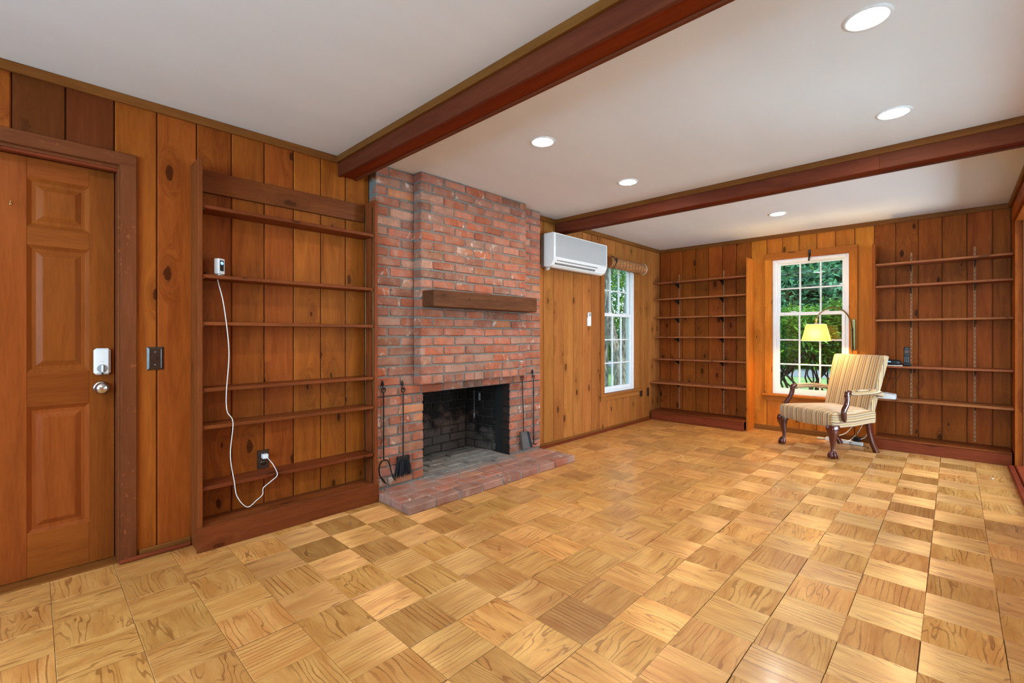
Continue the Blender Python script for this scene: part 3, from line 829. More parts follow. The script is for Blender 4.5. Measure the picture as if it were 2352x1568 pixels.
# ------------------------------------------------------------------ fireplace
CH = .073; CZ0 = .058; X1 = .100; X2 = .195; JN = .0055
fp = tag(empty('fireplace', (.05, 2.58, 0)), 'old red brick fireplace and chimney breast rising to the ceiling', 'fireplace')
FO = Vector((.05, 2.58, 0))
_bc = {}
def brick_mesh(dx, dy_, dz, v):
    key = (round(dx, 3), round(dy_, 3), round(dz, 3), v)
    if key not in _bc:
        rnd = random.Random(hash(key) % 99991)
        m = MB().box(-dx / 2, dx / 2, -dy_ / 2, dy_ / 2, -dz / 2, dz / 2, .0075)
        m.v = [(x + rnd.gauss(0, .0020), y + rnd.gauss(0, .0022), z + rnd.gauss(0, .0020)) for x, y, z in m.v]
        _bc[key] = m.mesh('brick')
    return _bc[key]
BN = [0]
def brick(parent, off, x0, x1, y0, y1, z0, z1, mat, rot=0., jit=.002):
    BN[0] += 1
    me = brick_mesh(x1 - x0, y1 - y0, z1 - z0, BN[0] % 4)
    rnd = random.Random(BN[0])
    o = bpy.data.objects.new('brick', me); COL.objects.link(o)
    if not me.materials: me.materials.append(mat)
    if me.materials[0] != mat:
        o.material_slots[0].link = 'OBJECT'; o.material_slots[0].material = mat
    o.parent = parent
    c = Vector(((x0 + x1) / 2 + rnd.uniform(-jit, jit), (y0 + y1) / 2, (z0 + z1) / 2)) - Vector(off)
    o.location = c; o.rotation_euler = (rnd.gauss(0, .004), rnd.gauss(0, .006), rot + rnd.gauss(0, .004))
    return o
# mortar cores
m = MB()
yl, yo0, yo1, yr = 1.702, 2.107, 3.076, 3.508
zt = CZ0 + 9 * CH
for y0, y1, z0, z1 in ((yl, yo0 - .006, CZ0 - .01, zt), (yo1 + .006, yr, CZ0 - .01, zt), (yl, yr, zt + .004, H - .003)):
    m.box(-.13, X1 - .009, y0, y1, z0, z1)
flank = m.build('flank_masonry', MORTAR, fp, -FO)
yb0, yb1 = 2.018, 3.192
zb = CZ0 + 10 * CH
breast = MB().box(X1 - .02, X2 - .009, yb0 + .005, yb1 - .005, zb + .004, H - .003).build('breast_masonry', MORTAR, fp, -FO)
def run(parent, cuts, c, x0, x1, mat=BRICK):
    z0 = CZ0 + c * CH + JN; z1 = CZ0 + (c + 1) * CH - JN
    for a, b in zip(cuts[:-1], cuts[1:]):
        a2 = a + (JN if a > cuts[0] else 0); b2 = b - (JN if b < cuts[-1] else 0)
        brick(parent, (0, 0, 0), x0, x1, a2, b2, z0, min(z1, H - .006), mat)
for c in range(32):
    e = c % 2 == 0; jr = random.Random(c + 3); q = lambda: jr.uniform(-.012, .012)
    if c < 9:
        run(flank, [yl, 1.80 + q(), 2.005 + q() * .5, yo0] if e else [yl, 1.885 + q(), yo0], c, -.005, X1)
        run(flank, [yo1, 3.292 + q(), yr] if e else [yo1, 3.182 + q() * .5, 3.395 + q(), yr], c, -.005, X1)
    elif c == 9:
        run(flank, [yl, 1.885, 2.085, 2.298, 2.512, 2.726, 2.94, 3.11, 3.30, yr], c, -.005, X1)
    else:
        run(flank, [yl, 1.905 + q() * .5, yb0 + .004] if e else [yl, 1.800 + q(), yb0 + .004], c, -.005, X1)
        run(flank, [yb1 - .004, yr] if e else [yb1 - .004, 3.362 + q(), yr], c, -.005, X1)
        L = (yb1 - yb0)
        if c == 10: cuts = [yb0 + L * k / 11 for k in range(12)]
        elif e: cuts = [yb0, yb0 + .105 + q() * .5] + [yb0 + .105 + (L - .105) * k / 5 + q() * .6 for k in range(1, 5)] + [yb1]
        else: cuts = [yb0 + (L - .095) * k / 5 + (q() * .6 if k else 0) for k in range(0, 6)] + [yb1]
        run(breast, cuts, c, X1 - .01, X2)
# firebox
fbx = MB()
fbz = .90
fbx.box(-.52, -.455, 2.10, 3.10, .0, fbz)
fbx.add([(-.455, 2.18, .0), (-.0, 2.09, .0), (-.0, 2.09, fbz), (-.455, 2.18, fbz), (-.455, 2.03, 0), (0, 2.03, 0), (0, 2.03, fbz), (-.455, 2.03, fbz)],
        [(0, 1, 2, 3), (5, 4, 7, 6), (1, 5, 6, 2), (4, 0, 3, 7), (3, 2, 6, 7)])
fbx.add([(-.455, 3.010, .0), (-.0, 3.112, .0), (-.0, 3.112, fbz), (-.455, 3.010, fbz), (-.455, 3.16, 0), (0, 3.16, 0), (0, 3.16, fbz), (-.455, 3.16, fbz)],
        [(3, 2, 1, 0), (4, 5, 6, 7), (2, 6, 5, 1), (7, 3, 0, 4), (7, 6, 2, 3)])
fbx.box(-.52, .02, 2.03, 3.16, fbz, fbz + .05); fbx.box(-.13, -.02, 2.03, 3.16, .78, fbz)
firebox = fbx.build('firebox_masonry', MORTARS, fp, -FO)
for c in range(10):
    z0 = CZ0 + c * .079 + .004; z1 = z0 + .070
    off = .0 if c % 2 else .105
    y = 2.17 - off
    while y < 2.99:
        a, b = max(y, 2.17) + .005, min(y + .21, 3.0) - .005
        if b - a > .03: brick(firebox, (0, 0, 0), -.46, -.448 + random.Random(c * 7 + int(y * 10)).uniform(0, .006), a, b, z0, z1, SOOTB)
        y += .21
    d = Vector((.455, .102, 0)); Ld = d.length; ang = math.atan2(d.y, d.x); s = -off
    while s < Ld:
        a, b = max(s, .0) + .005, min(s + .21, Ld - .01) - .005
        if b - a > .03:
            mid = Vector((-.455, 3.010, 0)) + d.normalized() * ((a + b) / 2) + Vector((sin(ang), -cos(ang), 0)) * .001
            brick(firebox, (0, 0, 0), mid.x - (b - a) / 2, mid.x + (b - a) / 2, mid.y - .006, mid.y + .006, z0, z1, SOOTB, ang)
        s += .21
# damper chain with handle and a steel bracket inside the opening
dc = empty('damper_chain', (-.10 - .05, 2.806 - 2.58, .40), parent=fp)
m = MB()
for k in range(15): m.lathe([(0, -.007), (.003, -.004), (.003, .004), (0, .007)], 6, (0, 0, .062 + k * .014))
m.build('chain', STEELG, dc); MB().lathe([(0, 0), (.006, .001), (.007, .03), (.005, .05), (.002, .06), (0, .061)], 10).build('handle', STEELG, dc)
MB().box(-.012, .012, -.004, .004, -.035, .035, .002).build('damper_bracket', STEELG, fp, (-.060 - .05, 2.832 - 2.58, .605))
# mantel
mt = tag(empty('mantel_shelf', (.195, 2.61, 1.375)), 'thick dark wooden mantel beam mounted on the brick chimney', 'mantel')
bx('beam', -.004, .138, -.578, .578, 0, .125, MANT, mt, .006)
for k, yy in enumerate((-.50, -.23, .04, .29, .515)):
    MB().lathe([(0, .1375), (.011, .1375), (.010, .1395), (0, .140)], 14, axis='x').build('wood_plug', MANT, mt, (0, yy, .075))
for k, yy in enumerate((-.44, -.22, -.10, .28, .46)):
    MB().tube(smooth_path([(.06, yy, .002), (.062, yy, -.008), (.068, yy, -.014), (.074, yy, -.009)], 4), .0016, 6).build('cup_hook', BRASS, mt)

# hearth
he = tag(empty('hearth', (.275, 2.57, 0)), 'low worn brick hearth slab covered with grey ash at the back', 'hearth')
HO = Vector((.275, 2.57, 0)); m = MB()
m.box(.06, .541, 1.690, 3.466, -.002, CZ0 - .008); m.box(-.455, .06, 2.05, 3.14, -.002, CZ0 - .008)
core = m.build('mortar_bed', MORTARH, he, -HO)
hy0, hy1 = 1.681, 3.476
rows = []
for r_ in range(9):
    x1 = .55 - r_ * .112; x0 = x1 - .1035
    inside = x0 < .085
    ya, yb = (2.108, 3.074) if inside else (hy0, hy1)
    if r_ == 0: cuts = [ya + .2137 * k for k in range(9)] + [yb]
    else:
        st = ya - (.105 if r_ % 2 else 0.) - (.05 if r_ == 3 else 0); cuts = [ya]
        while st < yb - .05:
            st += .2137
            if st > ya + .04 and st < yb - .04: cuts.append(st)
        cuts.append(yb)
    for a, b in zip(cuts[:-1], cuts[1:]):
        brick(core, (0, 0, 0), x0, x1, a + (.006 if a > ya else 0), b - (.006 if b < yb else 0), .0, CZ0 + random.Random(BN[0]).uniform(-.002, .001), HEARTHB, 0, .0015)

# fireplace tools: each hangs from an iron hook on the brickwork
def leafhook(t, y, z):
    m = MB(); m.tube(smooth_path([(0, 0, .062), (.004, 0, .030), (.010, 0, .012), (.022, 0, .006), (.026, 0, .016)], 4), [.0035] * 17, 8)
    m.lathe([(0, .028), (.008, .036), (.011, .048), (.007, .062), (0, .078)], 10, (.004, 0, 0)); 
    return m.build('wall_hook', IRON, t, (0, y, z))
def ring(m, x, z, r=.016, rr=.004):
    m.tube([(x, r * sin(2 * pi * k / 16), z + r * cos(2 * pi * k / 16)) for k in range(17)], rr, 8, False)
def tool(y, ztop, label):
    t = tag(empty('fireplace_tool', (X1 + .002, y, ztop)), label, 'fireplace tool', 'wrought iron fireplace tools'); leafhook(t, 0, -.015); return t
X = .016
t = tool(1.748, .780, 'iron log tongs fork with curved two-prong end on the brick pier')
m = MB(); ring(m, X, -.010); m.tube([(X, 0, -.026), (X, 0, -.52)], .005, 8); m.build('handle', IRON, t)
m = MB()
for P in ([(X, .006, -.512), (X, -.018, -.525), (X + .002, -.036, -.560), (X + .004, -.034, -.610), (X + .010, -.012, -.650), (X + .016, .014, -.686)],
          [(X, .0, -.512), (X, .028, -.520), (X + .002, .048, -.555), (X + .004, .058, -.600), (X + .010, .072, -.645), (X + .016, .092, -.680)]):
    m.tube(smooth_path(P), [.005] * 22 + [.0065, .008, .0085, .0085, .007, .006, .004, .003, .001], 8)
m.build('prong', IRON, t)
t = tool(1.911, .768, 'hearth brush with black bristles hanging by the firebox')
m = MB(); ring(m, X, -.010); m.tube([(X, 0, -.026), (X, 0, -.505)], .005, 8); m.build('handle', IRON, t)
MB().box(X - .012, X + .014, -.052, .052, -.535, -.500, .004).build('brush_head', IRON, t)
m = MB()
rb = random.Random(4)
for k in range(110):
    a = rb.uniform(-1, 1); bx_ = rb.uniform(-1, 1)
    m.tube([(X + .009 * bx_, a * .047, -.533), (X + .013 * bx_, a * .060, -.59), (X + .016 * bx_ + .003, a * .074 + rb.uniform(-.004, .004), -.645 + rb.uniform(-.012, .01))], [.0021, .0021, .0010], 4, False)
br = m.build('bristles', BRISTLE, t); br['kind'] = 'stuff'
t = tool(3.223, .775, 'ash shovel with flat black pan hanging right of the firebox')
m = MB(); ring(m, X, -.010); m.tube(smooth_path([(X, 0, -.026), (X, .004, -.20), (X + .004, .010, -.36), (X, .016, -.525)], 4), .005, 8); m.build('handle', IRON, t)
m = MB()
a = [(X + .002, -.045, -.520), (X + .002, .070, -.528), (X + .008, .115, -.690), (X + .008, -.022, -.690)]
b = [(X + .005, -.045, -.520), (X + .005, .070, -.528), (X + .011, .115, -.690), (X + .011, -.022, -.690)]
m.add(a + b, [(3, 2, 1, 0), (4, 5, 6, 7), (0, 1, 5, 4), (1, 2, 6, 5), (2, 3, 7, 6), (3, 0, 4, 7)])
for p, q in ((0, 1), (1, 2), (0, 3)):
    P, Q = Vector(b[p]), Vector(b[q]); nx = Vector((.022, 0, 0)); dr_ = (Q - P).cross(nx).normalized() * .0025
    m.add([P, Q, Q + nx, P + nx, P + dr_, Q + dr_, Q + nx + dr_, P + nx + dr_], [(0, 1, 2, 3), (7, 6, 5, 4), (3, 2, 6, 7), (0, 3, 7, 4), (1, 5, 6, 2)])
m.build('pan', STEELG, t)
t = tool(3.381, .775, 'iron fire poker with hooked tip at the chimney edge')
m = MB(); ring(m, X, -.010); m.tube([(X, 0, -.026), (X + .002, .004, -.655)], .005, 8); m.build('handle', IRON, t)
m = MB(); m.tube(smooth_path([(X + .002, .004, -.650), (X + .002, .006, -.668), (X + .012, .020, -.672), (X + .020, .042, -.660)], 4), [.005] * 9 + [.004, .003, .002, .001], 8)
m.tube(smooth_path([(X + .002, .004, -.652), (X + .006, -.018, -.662), (X + .012, -.040, -.655)], 4), [.0045] * 6 + [.003, .002, .001], 8); m.build('tip', IRON, t)

# ------------------------------------------------------------------ bookcase left of the fireplace
bk = tag(empty('bookcase', (.08, 1.145, 0)), 'tall shallow dark pine bookcase between door and brick fireplace', 'bookcase')
BO = (.08, 1.145, 0)
def pb(t, off, name, x0, x1, y0, y1, z0, z1, mat, c=.0025): return bx(name, x0 - off[0], x1 - off[0], y0 - off[1], y1 - off[1], z0 - off[2], z1 - off[2], mat, t, c)
pb(bk, BO, 'side_panel', .0, .165, .612, .634, .0, 2.112, SHELF[2]); pb(bk, BO, 'side_panel', .0, .165, 1.654, 1.676, .0, 2.108, SHELF[2])
pb(bk, BO, 'top_rail', .0, .022, .634, 1.654, 1.972, 2.095, SHELF[1])
for z in (1.870, 1.494, 1.236, .874, .670, .340):
    s = pb(bk, BO, 'shelf', .003, .152, .636, 1.652, z - .020, z, SHELF[1])
pb(bk, BO, 'base', .155, .176, .607, 1.678, .0, .132, SHELF[1], .003); pb(bk, BO, 'base_shelf', .0, .155, .634, 1.654, .112, .131, SHELF[1])
for y0, y1 in ((.634, .6365), (1.6515, 1.654)):
    for x in (.022, .125): pb(bk, BO, 'shelf_standard', x, x + .014, y0, y1, .135, 2.06, BRASS, .0005)
for z in (1.870, 1.494, 1.236, .874, .670, .340):
    for y in (.642, 1.646): pb(bk, BO, 'shelf_clip', .124, .140, y - .006, y + .006, z - .025, z - .0195, BRASS, .001)

# white camera on shelf and its cable
cmn = tag(empty('security_camera', (.098, .728, 1.494), radians(30)), 'small white upright camera with blue light on the bookcase shelf', 'camera')
MB().lathe([(0, 0), (.024, 0), (.024, .003), (.020, .005), (.006, .006), (.006, .012), (0, .012)], 20).build('foot', WPLAST, cmn)
b = MB().box(-.016, .016, -.0225, .0225, .011, .098, .004).build('body', WPLAST, cmn)
MB().box(.0162, .0176, -.0125, .0125, .028, .088, .0006).build('face', DPLAST, b)
MB().lathe([(0, .0175), (.0095, .0175), (.008, .0190), (0, .0195)], 16, (0, 0, .072), 'x').build('led', BLUE, b)
m = MB(); m.tube(smooth_path([(.085, .722, 1.496), (.156, .712, 1.497)] + [(0.100, 0.719, 1.471), (0.150, 0.732, 1.355), (0.163, 0.750, 1.186), (0.163, 0.758, 1.040), (0.163, 0.745, 0.836), (0.163, 0.750, 0.738), (0.163, 0.778, 0.674), (0.163, 0.765, 0.494), (0.163, 0.784, 0.344), (0.163, 0.799, 0.254), (0.163, 0.850, 0.182), (0.163, 0.900, 0.209), (0.163, 0.931, 0.234), (0.163, 0.935, 0.271), (0.163, 0.976, 0.300), (0.163, 1.012, 0.331), (0.120, 1.005, 0.381), (0.070, 0.997, 0.407)] + [(.042, .992, .420)], 6), .0023, 8)
t = tag(empty('charger_cable', (0, 0, 0)), 'thin white cable drooping down the bookcase to a wall charger', 'cable')
m.build('cord', WPLAST, t); MB().box(.007, .042, -.016, .016, -.014, .014, .003).build('plug', WPLAST, t, (0, .988, .422))

# ------------------------------------------------------------------ back bookcases
def back_case(name_x0, x1, label, uprights, shelves, base, stand, open_left):
    cx = (name_x0 + x1) / 2; off = (cx, 6.15, 0)
    t = tag(empty('bookcase', off), label, 'bookcase')
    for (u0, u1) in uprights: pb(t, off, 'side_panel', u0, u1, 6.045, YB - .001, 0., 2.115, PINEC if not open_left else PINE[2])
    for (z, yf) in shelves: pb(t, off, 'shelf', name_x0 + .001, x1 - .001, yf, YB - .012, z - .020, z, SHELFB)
    pb(t, off, 'base', base[0], base[1], base[2], base[2] + .02, .0, base[3], RED[0], .003)
    pb(t, off, 'base_shelf', base[0], base[1], base[2] - .006, YB - .001, base[3], base[3] + .018, SHELF[0], .003)
    for sx in stand:
        s = pb(t, off, 'shelf_standard', sx - .008, sx + .008, YB - .007, YB - .0005, .14, 2.02, STAND, .0008)
        for k in range(44): 
            zz = .18 + k * .0415 - 1.08
            MB().box(-.0028, .0028, -.0045, -.0038, -.010, .010).build('slot', BLACK, s, (0, 0, zz)) if False else None
        m = MB()
        for k in range(46): m.box(-.0020, .0020, -.0005, .0005, k * .04, k * .04 + .018)
        st_ = m.build('slots', BLACK, s, (0, -.0036, -.92)); st_['kind'] = 'stuff'
        for (z, yf) in shelves:
            L = min(.16, YB - yf - .05); m = MB()
            m.add([(-.003, -.008, 0), (-.003, -L, 0), (-.003, -L, -.008), (-.003, -.05, -.050), (-.003, -.008, -.062),
                   (.003, -.008, 0), (.003, -L, 0), (.003, -L, -.008), (.003, -.05, -.050), (.003, -.008, -.062)],
                  [(0, 1, 2, 3, 4), (9, 8, 7, 6, 5), (0, 5, 6, 1), (1, 6, 7, 2), (2, 7, 8, 3), (3, 8, 9, 4), (4, 9, 5, 0)])
            m.build('bracket', IRON, t, (sx - off[0], YB - off[1], z - .020))
    return t, off
SHB = [(1.908, 6.090), (1.680, 6.090), (1.424, 6.090), (1.150, 6.090), (.843, 6.085), (.520, 5.985)]
back_case(.002, 1.240, 'corner knotty pine bookcase with six empty shelves beside the armchair window', [(1.240, 1.262)], SHB, (.03, 1.236, 5.965, .108), (.290, .890), False)
SHR = [(1.905, 6.065), (1.677, 6.065), (1.330, 6.065), (.855, 6.045), (.520, 5.995)]
bkr, BRO = back_case(2.482, XR, 'knotty pine bookcase holding the phone and modem by the hall doorway', [(2.460, 2.482)], SHR, (2.462, XR - .012, 6.018, .105), (2.756, 3.219), True)

# things on the right bookcase
pap = tag(bx('papers', 2.545, 2.700, 6.05, 6.19, .8552, .862, PAPER, None, .001), 'thin white paper pad under the black modem', 'paper')
mo = tag(empty('modem', (2.605, 6.115, .862)), 'flat oval black modem with blue light on bookcase shelf', 'modem')
m = MB(); rings = []
for s, z in ((.80, 0), (.93, .006), (1., .020), (.98, .034), (.90, .046), (.70, .053), (.3, .055)):
    rings.append([(.088 * s * cos(2 * pi * k / 32), .058 * s * sin(2 * pi * k / 32), z) for k in range(32)])
m.loft(rings); m.build('body', DPLAST, mo); MB().box(-.030, .004, -.0595, -.052, .030, .039, .001).build('status_light', BLUE, mo)
ph = tag(empty('cordless_phone', (2.730, 6.12, .855)), 'black cordless phone standing upright in charging base', 'phone')
m = MB(); rings = []
for s, z in ((.9, 0), (1., .004), (1., .022), (.85, .030)): rings.append([(.036 * s * (abs(cos(a)) ** .5) * (1 if cos(a) > 0 else -1), .034 * s * (abs(sin(a)) ** .5) * (1 if sin(a) > 0 else -1), z) for a in [2 * pi * k / 28 for k in range(28)]])
m.loft(rings); m.build('charging_base', DPLAST, ph)
hs = MB().box(-.0235, .0235, -.012, .012, -.088, .088, .006).build('handset', DPLAST, ph, (0, .0, .104), (radians(-9), 0, 0))
MB().box(-.018, .018, -.0006, .0006, -.018, .018).build('screen', BROWNP, hs, (0, -.0125, .040))
MB().box(-.012, .012, -.0006, .0006, -.0025, .0025).build('earpiece', STEELG, hs, (0, -.0125, .076))
for r_ in range(4):
    for c_ in range(3): MB().box(-.0030, .0030, -.0010, .0010, -.0022, .0022, .0005).build('key', GPLAST, hs, (-.014 + .014 * c_, -.0128, -.018 - .014 * r_))
for c_ in range(3): MB().box(-.0035, .0035, -.0010, .0010, -.002, .002, .0005).build('key', STEELG, hs, (-.014 + .014 * c_, -.0128, .006))
rt = tag(empty('router', (2.560, 6.095, .520)), 'white wedge-shaped router box on the shelf behind the armchair', 'router')
m = MB(); rings = []
for x, h in ((-.085, .050), (-.075, .054), (.0, .054), (.060, .046), (.084, .042), (.088, .036)):
    rings.append([(x, -.075, 0), (x, .075, 0), (x, .075, h), (x, -.075, h)])
m.loft(rings, True, True, False); m.build('body', WPLAST, rt)
for k, (lab, P) in enumerate((('black cord looping under the modem shelf', [(2.60, 6.16, .858), (2.60, 6.200, .83), (2.575, 6.21, .78), (2.565, 6.21, .735), (2.59, 6.20, .712), (2.632, 6.20, .722), (2.637, 6.20, .760), (2.62, 6.21, .83)]),
                          ('black cord hanging from modem shelf down to router', [(2.615, 6.215, .85), (2.595, 6.22, .76), (2.575, 6.215, .67), (2.555, 6.18, .60), (2.55, 6.15, .572)]),
                          ('black cord slanting from phone base to router', [(2.700, 6.15, .858), (2.695, 6.20, .83), (2.655, 6.215, .72), (2.61, 6.20, .62), (2.59, 6.16, .566)]))):
    o = MB().tube(smooth_path(P, 6), .0022, 6).build('black_cord', BLACK); tag(o, lab, 'cord')

# ------------------------------------------------------------------ air conditioner, blind, remote
ac = tag(empty('air_conditioner', (0, 4.085, 1.855)), 'white wall mounted split air conditioner with mesh front', 'air conditioner')
m = MB(); m.box(.0, .075, -.462, .480, .012, .345, .006); m.build('rear_case', GPLAST, ac)
prof = [(.070, .345), (.185, .345), (.197, .338), (.200, .325), (.200, .075), (.190, .055), (.165, .020), (.140, .004), (.110, .0), (.070, .010)]
m = MB()
rings = [[(x, y, z) for x, z in prof] for y in (-.485, -.480, .480, .485)]
for i, s in ((0, .985), (3, .985)): rings[i] = [(.13 + (x - .13) * s, y, .17 + (z - .17) * s) for x, y, z in rings[i]]
m.loft(rings, True, True, False); m.build('front_case', WPLAST, ac)
bx('mesh_grille', .199, .203, -.462, .470, .098, .330, GRILLE, ac, .001)
bx('grille_frame', .197, .2045, -.478, -.462, .092, .338, WPLAST, ac, .002); bx('grille_frame', .197, .2045, .470, .482, .092, .338, WPLAST, ac, .002)
bx('grille_frame', .197, .2045, -.462, .470, .330, .338, WPLAST, ac, .002); bx('grille_frame', .197, .2045, -.462, .470, .080, .098, WPLAST, ac, .002)
def ac_strip(m, p0, p1, y0, y1, lift=.0012):
    # thin plate lying on the sloping lower front of the case
    a, b = Vector((p0[0], 0, p0[1])), Vector((p1[0], 0, p1[1])); n_ = Vector((b.z - a.z, 0, -(b.x - a.x))).normalized() * lift
    P = [a, b, b + n_, a + n_]
    vs = [(q.x, y, q.z) for y in (y0, y1) for q in P]
    m.add(vs, [(0, 1, 2, 3), (7, 6, 5, 4), (0, 4, 5, 1), (1, 5, 6, 2), (2, 6, 7, 3), (3, 7, 4, 0)])
m = MB()
for k in range(28): ac_strip(m, (.1925, .060), (.1968, .0685), -.43 + k * .0262, -.43 + k * .0262 + .017)
g = m.build('outlet_slots', DPLAST, ac); g['kind'] = 'stuff'
m = MB()
for k in range(28): ac_strip(m, (.1690, .0256), (.1815, .0430), -.44 + k * .0258, -.44 + k * .0258 + .019)
g = m.build('outlet_fins', STEELG, ac); g['kind'] = 'stuff'
fl_ = MB(); rings = []
for y in (-.46, .42): rings.append([(.170, y, .0195), (.173, y, .0165), (.150, y, .000), (.147, y, .003)])
fl_.loft(rings, True, True, False).build('louver', WPLAST, ac)
bx('badge', .2035, .2045, .36, .40, .086, .090, GPLAST, ac, 0); bx('receiver', .2035, .2048, .452, .462, .084, .092, DPLAST, ac, 0)
MB().lathe([(0, -.012), (.030, -.010), (.030, .008), (0, .010)], 20, axis='y').build('drain_cap', WPLAST, ac, (.045, -.40, .012))

bl = tag(empty('bamboo_blind', (.085, 5.225, 2.045)), 'rolled up brown bamboo blind above the left wall window', 'blind')
m = MB(); rings = []; nt = 40
for y in (-.44, .44):
    rings.append([(.058 * cos(2 * pi * k / nt) * (1 + .02 * (k % 2)), y, .066 * sin(2 * pi * k / nt) * (1 + .02 * (k % 2))) for k in range(nt)])
m.loft(rings); m.build('roll', BAMBOO, bl)
for k in range(12):
    y = -.41 + k * .0745
    MB().tube([(.0605 * cos(2 * pi * j / 24), y + .004 * sin(j), .0685 * sin(2 * pi * j / 24)) for j in range(25)], .0014, 5, False).build('binding_cord', IRON, bl)
for k in range(14):
    z = -.05 + k * .0078
MB().tube([(.062 * cos(2 * pi * j / 24), .405, .070 * sin(2 * pi * j / 24)) for j in range(25)], .0022, 6, False).build('lift_cord', PAPER, bl)
MB().box(-.083, -.06, -.43, .43, .04, .066, .002).build('head_rail', BAMBOO, bl)
for y in (-.40, .37): MB().box(-.085, -.02, -.012, .012, .066, .076, .002).build('mounting_clip', NICKEL, bl, (0, y, 0))
MB().tube(smooth_path([(.01, -.40, .075), (.05, -.385, .055), (.062, -.375, .02), (.064, -.352, .0), (.064, -.345, .035), (.062, -.37, .05), (.064, -.36, .01), (.062, -.38, -.03), (.05, -.39, -.065), (.04, -.43, -.075)], 6), .004, 6).build('cord_bundle', IRON, bl)
rm = tag(empty('remote_control', (0, 4.487, 1.275)), 'white remote control in a wall holder between fireplace and window', 'remote')
MB().box(0, .018, -.033, .033, 0, .098, .003).build('holder', WPLAST, rm)
h_ = MB().box(.003, .024, -.027, .027, .012, .158, .004).build('handset', WPLAST, rm)
MB().box(.0240, .0246, -.020, .020, .112, .148).build('display', GPLAST, h_)

# ------------------------------------------------------------------ recessed ceiling lights
LP = [(1.186, 2.25, 'glowing recessed ceiling light above the hearth'), (1.184, 3.315, 'glowing recessed ceiling light near the air conditioner beam'),
      (2.832, 2.25, 'glowing recessed ceiling light between beams opposite the hearth'), (2.834, 3.308, 'glowing recessed ceiling light nearest the long beam on the doorway side'),
      (1.785, 5.225, 'glowing recessed ceiling light before the back window'),
      (1.186, -.45, 'recessed ceiling light in the bay behind the first beam'), (2.75, -.35, 'recessed ceiling light behind the camera position'), (1.19, -1.6, 'recessed ceiling light by the rear wall left'), (2.83, -1.6, 'recessed ceiling light by the rear wall right')]
for x, y, lab in LP:
    t = tag(empty('recessed_light', (x, y, H)), lab, 'ceiling light', 'recessed ceiling lights')
    MB().lathe([(.062, .001), (.062, -.004), (.070, -.006), (.080, -.004), (.082, .001)], 32).build('trim_ring', WPLAST, t)
    MB().lathe([(0, -.0005), (.063, -.0005), (.063, -.003), (0, -.0032)], 32).build('lens', LENS, t)
t = tag(empty('recessed_light', (4.8, 5.4, H)), 'recessed ceiling light in the hall beyond the doorway', 'ceiling light', 'recessed ceiling lights')
MB().lathe([(0, -.0005), (.063, -.0005), (.063, -.003), (0, -.0032)], 32).build('lens', LENS, t)

# ------------------------------------------------------------------ arched brass wall lamp
lp = tag(empty('wall_lamp', (2.278, YB - .02, 1.18)), 'arched brass wall lamp with lit yellow shade over the armchair', 'lamp')
LO = Vector((2.278, YB - .02, 1.18))
MB().box(-.016, .016, -.014, 0, -.175, .165, .003).build('wall_plate', BRASS, lp)
sy = 6.045
P = [(2.262, 6.215, 1.235), (2.258, 6.205, 1.30), (2.240, 6.19, 1.375), (2.20, 6.165, 1.435), (2.145, 6.13, 1.468), (2.085, 6.095, 1.468), (2.025, 6.065, 1.435), (1.985, 6.05, 1.385), (1.972, sy, 1.345)]
MB().tube([Vector(p) - LO for p in smooth_path(P, 6)], .0072, 10).build('arched_arm', BRASS, lp)
MB().tube([Vector(p) - LO for p in ((2.262, 6.215, 1.255), (2.268, 6.218, 1.0))], .0105, 12).build('sleeve', BRASS, lp)
MB().tube([Vector(p) - LO for p in ((2.268, 6.218, 1.02), (2.284, 6.222, .74))], .0055, 10).build('lower_rod', BRASS, lp)
for z, x in ((1.225, 2.262), (1.03, 2.267)):
    m = MB(); m.tube([Vector((x, 6.216, z)) - LO, Vector((x + .006, YB - .03, z)) - LO], .007, 10); m.lathe([(0, -.010), (.014, -.007), (.014, .007), (0, .010)], 14, Vector((x, 6.216, z)) - LO)
    m.build('pivot', BRASS, lp)
m = MB().lathe([(0, .10), (.009, .098), (.013, .088), (.016, .080), (.011, .068), (.007, .060), (.007, .052), (.020, .045), (.020, .015), (.017, .0), (0, 0)], 20, Vector((1.968, sy, 1.262)) - LO)
m.build('socket', BRASSB, lp)
m = MB(); z0, z1 = 1.103, 1.290
def sq(hx, hy, z): return [Vector((1.968 + sx * hx, sy + sy_ * hy, z)) - LO for sx, sy_ in ((-1, -1), (1, -1), (1, 1), (-1, 1))]
a_, b_ = sq(.127, .090, z0), sq(.086, .055, z1); ai, bi = sq(.1255, .0885, z0), sq(.0845, .0535, z1)
for k in range(4):
    j = (k + 1) % 4; m.add([a_[k], a_[j], b_[j], b_[k]], [(0, 1, 2, 3)])
m.build('lamp_shade', SHADE, lp)
for Q, nm in ((a_, 'shade_rim'), (b_, 'shade_rim')):
    MB().tube(list(Q) + [Q[0]], .0022, 6, False).build(nm, PAPER, lp)
for k in range(4): MB().tube([a_[k], b_[k]], .0016, 6, False).build('shade_seam', BRASS, lp)
MB().lathe([(0, -.045), (.018, -.040), (.027, -.018), (.024, .004), (.012, .022), (.012, .045), (0, .045)], 16, Vector((1.968, sy, 1.175)) - LO).build('bulb', BULB, lp)
MB().tube([Vector((1.90, sy, 1.283)) - LO, Vector((1.968, sy, 1.262)) - LO, Vector((2.036, sy, 1.283)) - LO], .0018, 6).build('shade_spider', BRASS, lp)

